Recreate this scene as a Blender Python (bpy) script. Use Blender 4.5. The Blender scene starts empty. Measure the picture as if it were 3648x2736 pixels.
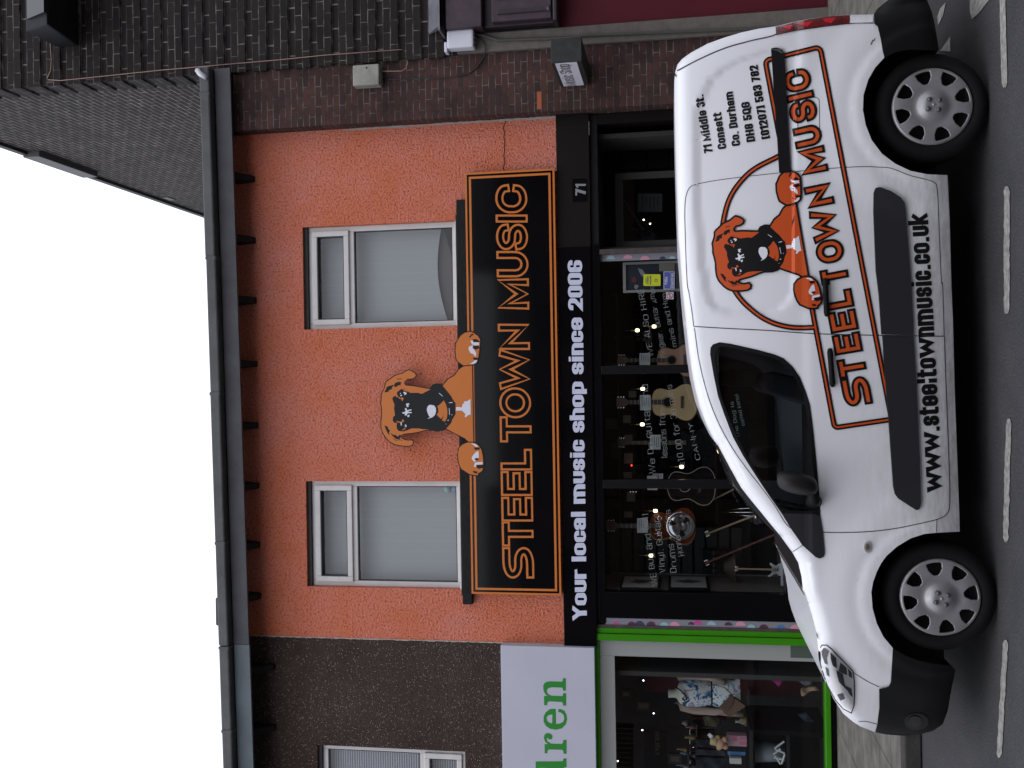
import bpy, bmesh, math, random
from mathutils import Vector, Matrix
from mathutils.geometry import tessellate_polygon
random.seed(7)
SC = bpy.context.scene
COL = SC.collection

# ------------------------------------------------------------------ camera
CAM = Vector((0.0, -10.65, 1.70))
F = 3500.0
_p, _r = math.radians(9.55), math.radians(-0.93)
FW = Vector((0, math.cos(_p), math.sin(_p)))
_r0 = Vector((1, 0, 0)); _u0 = _r0.cross(FW)
RT = _r0 * math.cos(_r) + _u0 * math.sin(_r)
UP = -_r0 * math.sin(_r) + _u0 * math.cos(_r)
cam = bpy.data.cameras.new('camera'); cam_o = bpy.data.objects.new('camera', cam); COL.objects.link(cam_o)
cam.sensor_fit = 'HORIZONTAL'; cam.sensor_width = 36.0; cam.lens = 36.0 * F / 3648.0
cam.clip_start = 0.05; cam.clip_end = 500
cx, cy, cz = -UP, RT, -FW          # the photograph is turned: its left is the sky
cam_o.matrix_world = Matrix(((cx.x, cy.x, cz.x, CAM.x), (cx.y, cy.y, cz.y, CAM.y), (cx.z, cy.z, cz.z, CAM.z), (0, 0, 0, 1)))
SC.camera = cam_o

# ------------------------------------------------------------------ light
SC.view_settings.view_transform = 'Standard'; SC.view_settings.look = 'None'
SC.view_settings.exposure = 0.0; SC.view_settings.gamma = 1.0
SC.cycles.max_bounces = 8; SC.cycles.transparent_max_bounces = 24
w = bpy.data.worlds.new("World"); SC.world = w; w.use_nodes = True
nt = w.node_tree; nt.nodes.clear()
wo = nt.nodes.new('ShaderNodeOutputWorld'); bg = nt.nodes.new('ShaderNodeBackground')
sky = nt.nodes.new('ShaderNodeTexSky'); sky.sky_type = 'NISHITA'; sky.sun_disc = False
sky.sun_elevation = math.radians(55); sky.sun_rotation = math.radians(150); sky.dust_density = 4
hs = nt.nodes.new('ShaderNodeHueSaturation'); hs.inputs['Saturation'].default_value = 0.25
tc = nt.nodes.new('ShaderNodeTexCoord'); sx = nt.nodes.new('ShaderNodeSeparateXYZ')
mr = nt.nodes.new('ShaderNodeMapRange')                       # cloud cover: brighter overhead
mr.inputs['From Min'].default_value = 0; mr.inputs['From Max'].default_value = 1
mr.inputs['To Min'].default_value = 10.0; mr.inputs['To Max'].default_value = 16.5
cl = nt.nodes.new('ShaderNodeMix'); cl.data_type = 'RGBA'; cl.blend_type = 'MIX'; cl.inputs[0].default_value = 0.85
vm = nt.nodes.new('ShaderNodeVectorMath'); vm.operation = 'SCALE'; vm.inputs[0].default_value = (0.95, 0.975, 1.08)
nt.links.new(tc.outputs['Generated'], sx.inputs[0]); nt.links.new(sx.outputs['Z'], mr.inputs['Value'])
nt.links.new(mr.outputs[0], vm.inputs['Scale']); nt.links.new(sky.outputs[0], hs.inputs['Color'])
nt.links.new(hs.outputs[0], cl.inputs[6]); nt.links.new(vm.outputs[0], cl.inputs[7])
nt.links.new(cl.outputs[2], bg.inputs['Color']); bg.inputs['Strength'].default_value = 0.12
nt.links.new(bg.outputs[0], wo.inputs[0])
sun = bpy.data.lights.new('sun', 'SUN'); sun.energy = 0.5; sun.angle = math.radians(25); sun.color = (1, 0.98, 0.95)
sun_o = bpy.data.objects.new('sun', sun); COL.objects.link(sun_o)
sun_o.rotation_euler = (math.radians(35), 0, math.radians(-30))

# ------------------------------------------------------------------ helpers
def ray(x, y):
    return FW * F + RT * ((2736 - y) - 1368) + UP * (1824 - x)
def P(x, y, Y=0.0):
    r = ray(x, y); t = (Y - CAM.y) / r.y
    return CAM + r * t
def PX(x, y, X):
    r = ray(x, y); return CAM + r * ((X - CAM.x) / r.x)
def GP(x, y, Z=0.0):
    r = ray(x, y); return CAM + r * ((Z - CAM.z) / r.z)
def R(ox, oy, s):
    return lambda a, b: (ox + a / s, oy + b / s)
def rp(f, pts): return [f(*p) for p in pts]

def kids_inv(o, parent):
    if parent is not None:
        o.parent = parent
        o.matrix_parent_inverse = Matrix.Translation(-wloc(parent))
def wloc(o):
    return Vector(o.get('_w', (0, 0, 0)))
def empty(name, loc, label=None, cat=None, group=None):
    o = bpy.data.objects.new(name, None); COL.objects.link(o); o.location = loc; o['_w'] = tuple(loc); o.empty_display_size = .1
    tag(o, label, cat, group); return o
def tag(o, label=None, cat=None, group=None, kind=None):
    if label: o['label'] = label
    if cat: o['category'] = cat
    if group: o['group'] = group
    if kind: o['kind'] = kind
    return o
def link(name, me, mat, parent=None, smooth=False):
    o = bpy.data.objects.new(name, me); COL.objects.link(o)
    for m in (mat if isinstance(mat, (list, tuple)) else [mat]): me.materials.append(m)
    if smooth:
        for p in me.polygons: p.use_smooth = True
    if parent is not None:
        w_ = wloc(parent)
        o.parent = parent; o.matrix_parent_inverse = Matrix.Translation(-w_)
    return o

class MB:
    def __init__(s): s.v = []; s.f = []; s.m = []; s.cur = 0
    def add(s, vs, fs):
        b = len(s.v); s.v += [tuple(v) for v in vs]
        for f in fs: s.f.append([b + i for i in f]); s.m.append(s.cur)
        return s
    def box(s, x0, x1, y0, y1, z0, z1):
        x0, x1 = sorted((x0, x1)); y0, y1 = sorted((y0, y1)); z0, z1 = sorted((z0, z1))
        return s.add([(x0,y0,z0),(x1,y0,z0),(x1,y1,z0),(x0,y1,z0),(x0,y0,z1),(x1,y0,z1),(x1,y1,z1),(x0,y1,z1)],
                     [(0,3,2,1),(4,5,6,7),(0,1,5,4),(1,2,6,5),(2,3,7,6),(3,0,4,7)])
    def hexa(s, a, b):      # a: 4 front pts, b: 4 back pts
        return s.add(list(a) + list(b), [(0,1,2,3),(7,6,5,4),(0,4,5,1),(1,5,6,2),(2,6,7,3),(3,7,4,0)])
    def prism(s, pts, d):   # pts: 3d loop, d: offset vector
        n = len(pts); d = Vector(d); p2 = [Vector(p) + d for p in pts]
        tr = tessellate_polygon([[Vector(p) for p in pts]])
        s.add(list(pts) + p2, [tuple(t) for t in tr] + [tuple(n + i for i in reversed(t)) for t in tr] +
              [(i, (i + 1) % n, n + (i + 1) % n, n + i) for i in range(n)])
        return s
    def tube(s, pts, r, n=8, r2=None, caps=True):
        pts = [Vector(p) for p in pts]; b = len(s.v); m = len(pts)
        for i, p in enumerate(pts):
            t = (pts[min(i + 1, m - 1)] - pts[max(i - 1, 0)]).normalized()
            a = Vector((0, 0, 1)) if abs(t.z) < .9 else Vector((1, 0, 0))
            u = t.cross(a).normalized(); v = t.cross(u)
            rr = (r[i] if isinstance(r, (list, tuple)) else (r if r2 is None else r + (r2 - r) * i / (m - 1)))
            for k in range(n):
                an = 2 * math.pi * k / n; s.v.append(tuple(p + u * (rr * math.cos(an)) + v * (rr * math.sin(an))))
        for i in range(m - 1):
            for k in range(n):
                s.f.append([b + i*n + k, b + i*n + (k+1) % n, b + (i+1)*n + (k+1) % n, b + (i+1)*n + k]); s.m.append(s.cur)
        if caps:
            s.f.append([b + k for k in range(n)][::-1]); s.m.append(s.cur)
            s.f.append([b + (m-1)*n + k for k in range(n)]); s.m.append(s.cur)
        return s
    def lathe(s, c, prof, axis='y', n=32, sx=1., sy=1.):   # prof: (radius, along)
        b = len(s.v); c = Vector(c)
        for (r, h) in prof:
            for k in range(n):
                a = 2 * math.pi * k / n; p, q = r * math.cos(a) * sx, r * math.sin(a) * sy
                s.v.append(tuple(c + (Vector((p, h, q)) if axis == 'y' else Vector((p, q, h)) if axis == 'z' else Vector((h, p, q)))))
        for i in range(len(prof) - 1):
            for k in range(n):
                s.f.append([b + i*n + k, b + i*n + (k+1) % n, b + (i+1)*n + (k+1) % n, b + (i+1)*n + k]); s.m.append(s.cur)
        return s
    def grid(s, fn, nu, nv):
        b = len(s.v)
        for i in range(nu + 1):
            for j in range(nv + 1): s.v.append(tuple(fn(i / nu, j / nv)))
        for i in range(nu):
            for j in range(nv):
                a = b + i * (nv + 1) + j; s.f.append([a, a + 1, a + nv + 2, a + nv + 1]); s.m.append(s.cur)
        return s
    def build(s, name, mat, parent=None, smooth=False, bevel=0, fixn=True):
        me = bpy.data.meshes.new(name); me.from_pydata(s.v, [], s.f)
        for i, p in enumerate(me.polygons): p.material_index = s.m[i]
        if fixn:
            bm = bmesh.new(); bm.from_mesh(me); bmesh.ops.recalc_face_normals(bm, faces=bm.faces); bm.to_mesh(me); bm.free()
        me.update()
        o = link(name, me, mat, parent, smooth)
        if bevel:
            b = o.modifiers.new('b', 'BEVEL'); b.width = bevel; b.segments = 2; b.limit_method = 'ANGLE'
        return o

# --- flat artwork laid out in photo pixels on a real surface --------------
def flat(name, polys, mapf, mat, parent=None, cut=None, smooth=False, thick=0, stack=0.0):
    """polys: list of loops or (outer, [holes]); each vertex goes through mapf(px, py, lift)"""
    bm = bmesh.new()
    for k, po in enumerate(polys):
        outer, holes = po if isinstance(po, tuple) and isinstance(po[0], list) else (list(po), [])
        loops = [[Vector((p[0], p[1], 0)) for p in outer]] + [[Vector((p[0], p[1], 0)) for p in h] for h in holes]
        allp = [p for l in loops for p in l]
        vs = [bm.verts.new((p.x, p.y, k * stack)) for p in allp]
        for t in tessellate_polygon(loops):
            try: bm.faces.new([vs[i] for i in t])
            except ValueError: pass
    if cut:
        xs = [v.co.x for v in bm.verts]; ys = [v.co.y for v in bm.verts]
        for ax, lo, hi in ((0, min(xs), max(xs)), (1, min(ys), max(ys))):
            c = math.ceil((lo + 1e-3) / cut) * cut
            while c < hi - 1e-3:
                co = Vector((c, 0, 0)) if ax == 0 else Vector((0, c, 0)); no = Vector((1, 0, 0)) if ax == 0 else Vector((0, 1, 0))
                bmesh.ops.bisect_plane(bm, geom=bm.verts[:] + bm.edges[:] + bm.faces[:], plane_co=co, plane_no=no, dist=1e-4)
                c += cut
        bmesh.ops.remove_doubles(bm, verts=bm.verts, dist=0.02)
    for v in bm.verts: v.co = mapf(v.co.x, v.co.y, v.co.z)
    for f in bm.faces:
        f.normal_update()
        if f.normal.y > 0: f.normal_flip()
    if thick:
        r = bmesh.ops.extrude_face_region(bm, geom=bm.faces[:])
        for e in r['geom']:
            if isinstance(e, bmesh.types.BMVert): e.co.y -= thick
        bmesh.ops.recalc_face_normals(bm, faces=bm.faces)
    me = bpy.data.meshes.new(name); bm.to_mesh(me); bm.free()
    return link(name, me, mat, parent, smooth)

def plane_map(Y):
    return lambda x, y, l=0.0: P(x, y, Y - l)

def rounded(pts, closed=False, seg=6):
    """pts: (x, y, r) -> polyline with rounded corners"""
    out = []; n = len(pts)
    for i, p in enumerate(pts):
        r = p[2] if len(p) > 2 else 0; q = Vector(p[:2])
        if r <= 0 or (not closed and i in (0, n - 1)): out.append(q); continue
        a = Vector(pts[i - 1][:2]); b = Vector(pts[(i + 1) % n][:2])
        da, db = (a - q), (b - q); ra, rb = min(r, da.length * (.5 if (closed or i > 1) else 1)), min(r, db.length * (.5 if (closed or i < n - 2) else 1))
        s0 = q + da.normalized() * ra; s1 = q + db.normalized() * rb
        for k in range(seg + 1):
            t = k / seg
            cc = .55; c0 = s0 + (q - s0) * cc; c1 = s1 + (q - s1) * cc
            out.append(s0 * (1-t)**3 + c0 * (3*t*(1-t)**2) + c1 * (3*t*t*(1-t)) + s1 * t**3)
    res = [out[0]]
    for p in out[1:]:
        if (p - res[-1]).length > 1e-6: res.append(p)
    if closed and (res[0] - res[-1]).length < 1e-6: res.pop()
    return res

def resample(pts, step, closed=False):
    out = []; n = len(pts)
    for i in range(n if closed else n - 1):
        a, b = pts[i], pts[(i + 1) % n]; k = max(1, int(math.ceil((b - a).length / step)))
        out += [a + (b - a) * (j / k) for j in range(k)]
    if not closed: out.append(pts[-1])
    return out

def ribbon(pts, wd, closed=False, cap=True):
    pts = [Vector(p[:2]) for p in pts]; n = len(pts)
    if n < 2: return []
    if cap and not closed:
        pts[0] = pts[0] - (pts[1] - pts[0]).normalized() * wd / 2
        pts[-1] = pts[-1] + (pts[-1] - pts[-2]).normalized() * wd / 2
    L, Rr = [], []
    for i in range(n):
        if closed or 0 < i < n - 1:
            a, b = pts[i - 1], pts[(i + 1) % n]
            t0, t1 = (pts[i] - a).normalized(), (b - pts[i]).normalized()
            t = t0 + t1
            if t.length < 1e-6: t = t0
            t.normalize(); nn = Vector((-t.y, t.x)); n0 = Vector((-t0.y, t0.x))
            k = 1 / max(.35, nn.dot(n0)); off = nn * (wd / 2 * k)
        else:
            t = (pts[1] - pts[0]) if i == 0 else (pts[-1] - pts[-2]); t.normalize(); off = Vector((-t.y, t.x)) * wd / 2
        L.append(pts[i] + off); Rr.append(pts[i] - off)
    q = []
    for i in range(n if closed else n - 1):
        j = (i + 1) % n; q.append([L[i], L[j], Rr[j], Rr[i]])
    return q

# --- stroke lettering -------------------------------------------------------
def glyph(c, s, W, H):
    """centre lines for one character; s stroke, W outer width, H outer height (x-height 0..H or capitals)"""
    a = s / 2; L, Rt, B, T, m = a, W - a, a, H - a, H / 2; r = min(W - s, H - s) * .5; q = min(W, H) * .42
    rr = min(r, q); X = W / 2
    o = lambda *p: list(p)
    if c in 'Oo0': return [('c', [(L,B,rr),(Rt,B,rr),(Rt,T,rr),(L,T,rr)])]
    if c == 'Q': return [('c', [(L,B,rr),(Rt,B,rr),(Rt,T,rr),(L,T,rr)]), ('o', [(X,B+s*.6),(W,-a*.4)])]
    if c in 'Cc': return [('o', [(Rt,T-(H-s)*.27),(Rt,T,rr),(L,T,rr),(L,B,rr),(Rt,B,rr),(Rt,B+(H-s)*.27)])]
    if c == 'G': return [('o', [(Rt,T-(H-s)*.27),(Rt,T,rr),(L,T,rr),(L,B,rr),(Rt,B,rr),(Rt,m-a*.2),(X+a*.6,m-a*.2)])]
    if c in 'Ss': return [('o', [(Rt,T-(H-s)*.22),(Rt,T,rr),(L,T,rr),(L,m+a*.15,rr*.8),(Rt,m-a*.15,rr*.8),(Rt,B,rr),(L,B,rr),(L,B+(H-s)*.22)])]
    if c == '$': return [('o', [(Rt,T),(L,T,rr*1.1),(L,m,rr*.8),(Rt,m,rr*.8),(Rt,B,rr*1.1),(L,B)])]
    if c in 'Uu': return [('o', [(L,T),(L,B,rr),(Rt,B,rr),(Rt,T)])]
    if c == 'n': return [('o', [(L,B),(L,T)]), ('o', [(L,T),(Rt,T,rr),(Rt,B)])]
    if c == 'm': return [('o', [(L,B),(L,T)]), ('o', [(L,T),(X,T,rr*.8),(X,B)]), ('o', [(X,T),(Rt,T,rr*.8),(Rt,B)])]
    if c == 'h': return [('o', [(L,B),(L,H*1.25-a)]), ('o', [(L,T),(Rt,T,rr),(Rt,B)])]
    if c == 'b': return [('o', [(L,B),(L,H*1.25-a)]), ('c', [(L,B,rr*.5),(Rt,B,rr),(Rt,T,rr),(L,T,rr*.5)])]
    if c == 'd': return [('o', [(Rt,B),(Rt,H*1.25-a)]), ('c', [(L,B,rr),(Rt,B,rr*.5),(Rt,T,rr*.5),(L,T,rr)])]
    if c == 'p': return [('o', [(L,T),(L,-H*.14)]), ('c', [(L,B,rr*.5),(Rt,B,rr),(Rt,T,rr),(L,T,rr*.5)])]
    if c == 'g': return [('c', [(L,B,rr),(Rt,B,rr*.5),(Rt,T,rr*.5),(L,T,rr)]), ('o', [(Rt,T),(Rt,-H*.3,rr),(L,-H*.3)])]
    if c == 'y': return [('o', [(L,T),(L,B,rr),(Rt,B)]), ('o', [(Rt,T),(Rt,-H*.3,rr),(L,-H*.3)])]
    if c == 'l': return [('o', [(X,B),(X,H*1.25-a)])]
    if c == 'I': return [('o', [(X,B),(X,T)])]
    if c == '1': return [('o', [(X+a*.6,B),(X+a*.6,T)]), ('o', [(X+a*.6,T-a*.2),(L*.6,T-s*.7)])]
    if c == 'i': return [('o', [(X,B),(X,T)]), ('d', [(X-a,H*1.09),(X+a,H*1.09),(X+a,H*1.26),(X-a,H*1.26)])]
    if c == '.': return [('d', [(X-a,0),(X+a,0),(X+a,s*.9),(X-a,s*.9)])]
    if c == ',': return [('o', [(X,a),(X-a,-a)])]
    if c == 'a': return [('o', [(L,T-(H-s)*.25),(L,T,rr),(Rt,T,rr),(Rt,B)]), ('o', [(Rt,m),(L,m,rr*.6),(L,B,rr*.6),(Rt,B)])]
    if c == 'e': return [('o', [(Rt,B+(H-s)*.25),(Rt,B,rr),(L,B,rr),(L,T,rr),(Rt,T,rr),(Rt,m),(L,m)])]
    if c == 'r': return [('o', [(L,B),(L,T)]), ('o', [(L,T-a*.4),(Rt,T-a*.1)])]
    if c == 't': return [('o', [(X-a*.4,H*1.2-a),(X-a*.4,B,rr*.4),(Rt,B)]), ('o', [(L,T),(Rt,T)])]
    if c == 'f': return [('o', [(X,B),(X,H*1.25-a,rr*.6),(Rt,H*1.25-a)]), ('o', [(L,T),(Rt,T)])]
    if c == 'k': return [('o', [(L,B),(L,H*1.25-a)]), ('o', [(L,m*.8),(Rt,T)]), ('o', [(L+s*.6,m),(Rt,B)])]
    if c in 'Ww': return [('o', [(L,T),(W*.27,B),(X,T),(W*.73,B),(Rt,T)])]
    if c in 'Vv': return [('o', [(L,T),(X,B),(Rt,T)])]
    if c == 'T': return [('o', [(L,T),(Rt,T)]), ('o', [(X,B),(X,T)])]
    if c == 'E': return [('o', [(Rt,T),(L,T),(L,B),(Rt,B)]), ('o', [(L+s*.2,m),(Rt-s*.15,m)])]
    if c == 'F': return [('o', [(Rt,T),(L,T),(L,B)]), ('o', [(L,m),(Rt,m)])]
    if c == 'L': return [('o', [(L,T),(L,B),(Rt,B)])]
    if c == 'N': return [('o', [(L,B),(L,T),(Rt,B),(Rt,T)])]
    if c == 'M': return [('o', [(L,B),(L,T),(X,B+s*.3),(Rt,T),(Rt,B)])]
    if c == 'A': return [('o', [(L,B),(X,T),(Rt,B)]), ('o', [(L+s*.4,B+(H-s)*.3),(Rt-s*.4,B+(H-s)*.3)])]
    if c == 'H': return [('o', [(L,B),(L,T)]), ('o', [(Rt,B),(Rt,T)]), ('o', [(L,m),(Rt,m)])]
    if c == 'D': return [('c', [(L,B),(Rt,B,rr),(Rt,T,rr),(L,T)])]
    if c == 'B': return [('c', [(L,B),(Rt,B,rr*.6),(Rt,m,rr*.6),(L,m)]), ('o', [(L,m),(L,T),(Rt*.93,T,rr*.6),(Rt*.93,m,rr*.6),(L,m)])]
    if c == 'P': return [('o', [(L,B),(L,T),(Rt,T,rr*.7),(Rt,m*.85,rr*.7),(L,m*.85)])]
    if c == 'R': return [('o', [(L,B),(L,T),(Rt,T,rr*.7),(Rt,m*.9,rr*.7),(L,m*.9)]), ('o', [(X,m*.9),(Rt,B)])]
    if c == 'Y': return [('o', [(L,T),(X,m),(X,B)]), ('o', [(X,m),(Rt,T)])]
    if c == 'K': return [('o', [(L,B),(L,T)]), ('o', [(Rt,T),(L,m*.9)]), ('o', [(L+s*.5,m),(Rt,B)])]
    if c == '2': return [('o', [(L,T-(H-s)*.22),(L,T,rr),(Rt,T,rr),(Rt,m+a*.3,rr*.5),(L,B),(Rt,B)])]
    if c == '3': return [('o', [(L,T-(H-s)*.2),(L,T,rr*.8),(Rt,T,rr*.8),(Rt,m,rr*.6),(X,m)]), ('o', [(X,m),(Rt,m,rr*.5),(Rt,B,rr*.8),(L,B,rr*.8),(L,B+(H-s)*.2)])]
    if c == '5': return [('o', [(Rt,T),(L,T),(L,m+a*.3),(Rt,m+a*.3,rr*.7),(Rt,B,rr*.8),(L,B,rr*.8),(L,B+(H-s)*.2)])]
    if c == '6': return [('o', [(Rt,T-(H-s)*.2),(Rt,T,rr),(L,T,rr),(L,B,rr),(Rt,B,rr),(Rt,m,rr*.8),(L+s*.3,m)])]
    if c == '7': return [('o', [(L,T),(Rt,T),(X-a*.4,B)])]
    if c == '8': return [('c', [(L,B,rr),(Rt,B,rr),(Rt,m,rr*.7),(L,m,rr*.7)]), ('c', [(L,m,rr*.7),(Rt,m,rr*.7),(Rt,T,rr),(L,T,rr)])]
    if c == '(': return [('o', [(Rt,T),(L,T),(L,B),(Rt,B)])]
    if c == ')': return [('o', [(L,T),(Rt,T),(Rt,B),(L,B)])]
    if c == '\u00a3': return [('o', [(Rt,T-(H-s)*.2),(Rt,T,rr),(X*.8,T,rr),(X*.8,B)]), ('o', [(L,B),(Rt,B)]), ('o', [(L,m),(Rt*.8,m)])]
    if c == '!': return [('o', [(X,B+s*2),(X,T)]), ('d', [(X-a,0),(X+a,0),(X+a,s),(X-a,s)])]
    if c == 'J': return [('o', [(L,B+(H-s)*.2),(L,B,rr),(Rt,B,rr),(Rt,T)])]
    if c == '4': return [('o', [(Rt*.8,B),(Rt*.8,T),(L,m*.7),(Rt,m*.7)])]
    if c == '+': return [('o', [(L,m),(Rt,m)]), ('o', [(X,m-X+a),(X,m+X-a)])]
    if c == '&': return [('o', [(Rt,T),(L,T),(L,m),(Rt,m)]), ('o', [(Rt,B),(L,B),(L,m)])]
    return []
WID = dict(i=.26, l=.26, I=.27, m=.86, w=.82, W=.95, M=.8, r=.42, t=.42, f=.42, k=.56, N=.62, O=.6, C=.56, G=.58, Q=.6, D=.56, H=.6, T=.52, V=.55, Y=.62, L=.46, E=.48)
WID.update({'w': .98, '.': .26, ',': .2, ' ': .26, '1': .36, '7': .46, '(': .3, ')': .3, 'o': .54, 'n': .54, 'u': .54, 'h': .54, 's': .5, 'e': .54, 'c': .5, 'a': .52, 'p': .54, 'd': .54, 'b': .54})
CAPS = set('ABCDEFGHIJKLMNOPQRSTUVWXYZ0123456789()&')

def text_polys(txt, p0, p1, xh, s=.21, gap=.07, cap=1.25, step=None, jit=0.0, up=None, capends=True):
    """strokes for a line of text from pixel p0 to p1 (base line), x-height xh in pixels"""
    p0, p1 = Vector(p0), Vector(p1); d = (p1 - p0).normalized()
    upv = Vector((d.y, -d.x)) if up is None else Vector(up).normalized()
    tot = sum(WID.get(c, .52) for c in txt) + gap * (len(txt) - 1); sx_ = (p1 - p0).length / tot
    out = []; x = 0; k = 0
    for c in txt:
        wd = WID.get(c, .52)
        H = cap if c in CAPS else 1.0
        jy = random.uniform(-jit, jit); js = 1 + random.uniform(-jit, jit)
        for typ, pts in glyph(c, s, wd, H):
            if typ == 'd': quads = [[Vector(p) for p in pts]]
            else:
                pl = rounded(pts, typ == 'c', 5)
                quads = ribbon(pl, s * (1.3 if c in 'wW' and s > .12 else 1), typ == 'c', capends)
            if c in 'WwMNVvAkKYy' and typ != 'd' and c != 'y':
                top_ = H * 1.25 if c == 'k' else H
                for qd in quads:
                    for p in qd: p.y = min(max(p.y, 0), top_)
            k += 1
            for qd in quads:
                out.append(([tuple(p0 + d * ((x + p.x) * sx_) + upv * ((p.y * js + jy) * xh)) for p in qd], k))
        x += wd + gap
    return out
def flat_text(name, items, mapf, mat, parent=None, cut=None, stack=.0002, base=0.0, thick=0):
    vs, fs = [], []
    if cut:
        ni = []
        for po, k in items:
            if len(po) != 4: ni.append((po, k)); continue
            a, b, c, d = [Vector(p) for p in po]; n = max(1, int(math.ceil((a - d).length / cut))); m_ = max(1, int(math.ceil(max((a - b).length, (d - c).length) / cut)))
            for i in range(n):
                for j in range(m_):
                    g = lambda u, v: a.lerp(b, u).lerp(d.lerp(c, u), v)
                    ni.append(([g(j / m_, i / n), g((j + 1) / m_, i / n), g((j + 1) / m_, (i + 1) / n), g(j / m_, (i + 1) / n)], k))
        items = ni
    for poly, k in items:
        b = len(vs)
        for p in poly: vs.append(mapf(p[0], p[1], base + (k % 3) * stack))
        fs.append(list(range(b, b + len(poly))))
    me = bpy.data.meshes.new(name); me.from_pydata([tuple(v) for v in vs], [], fs)
    bm = bmesh.new(); bm.from_mesh(me)
    for f in bm.faces:
        f.normal_update()
        if f.normal.y > 0: f.normal_flip()
    bm.to_mesh(me); bm.free()
    return link(name, me, mat, parent)

# ------------------------------------------------------------------ materials
MATS = {}
def mat(name, col=(.5, .5, .5), rough=.6, metal=0., spec=.5, var=None, bump=None, coat=0., emit=None, key='w'):
    if name in MATS: return MATS[name]
    m = bpy.data.materials.new(name); m.use_nodes = True; n = m.node_tree.nodes; l = m.node_tree.links
    b = n['Principled BSDF']; b.inputs['Base Color'].default_value = (*col, 1); b.inputs['Roughness'].default_value = rough
    b.inputs['Metallic'].default_value = metal; b.inputs['Specular IOR Level'].default_value = spec; b.inputs['Coat Weight'].default_value = coat
    t = n.new('ShaderNodeTexCoord')
    if var:
        sc, amt = var[:2]; c2 = var[2] if len(var) > 2 else tuple(c * (1 - amt) for c in col)
        no = n.new('ShaderNodeTexNoise'); no.inputs['Scale'].default_value = sc; no.inputs['Detail'].default_value = 6; no.inputs['Roughness'].default_value = .65
        cr = n.new('ShaderNodeValToRGB'); cr.color_ramp.elements[0].position = .35; cr.color_ramp.elements[1].position = .68
        cr.color_ramp.elements[0].color = (*c2, 1); cr.color_ramp.elements[1].color = (*col, 1)
        l.new(t.outputs['Object'], no.inputs['Vector']); l.new(no.outputs['Fac'], cr.inputs[0]); l.new(cr.outputs[0], b.inputs['Base Color'])
    if bump:
        nb = n.new('ShaderNodeTexNoise'); nb.inputs['Scale'].default_value = bump[0]; nb.inputs['Detail'].default_value = 4
        bu = n.new('ShaderNodeBump'); bu.inputs['Strength'].default_value = bump[1]; bu.inputs['Distance'].default_value = bump[2] if len(bump) > 2 else .01
        l.new(t.outputs['Object'], nb.inputs['Vector']); l.new(nb.outputs['Fac'], bu.inputs['Height']); l.new(bu.outputs[0], b.inputs['Normal'])
    if emit:
        b.inputs['Emission Color'].default_value = (*emit[0], 1); b.inputs['Emission Strength'].default_value = emit[1]
    MATS[name] = m; return m

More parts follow.
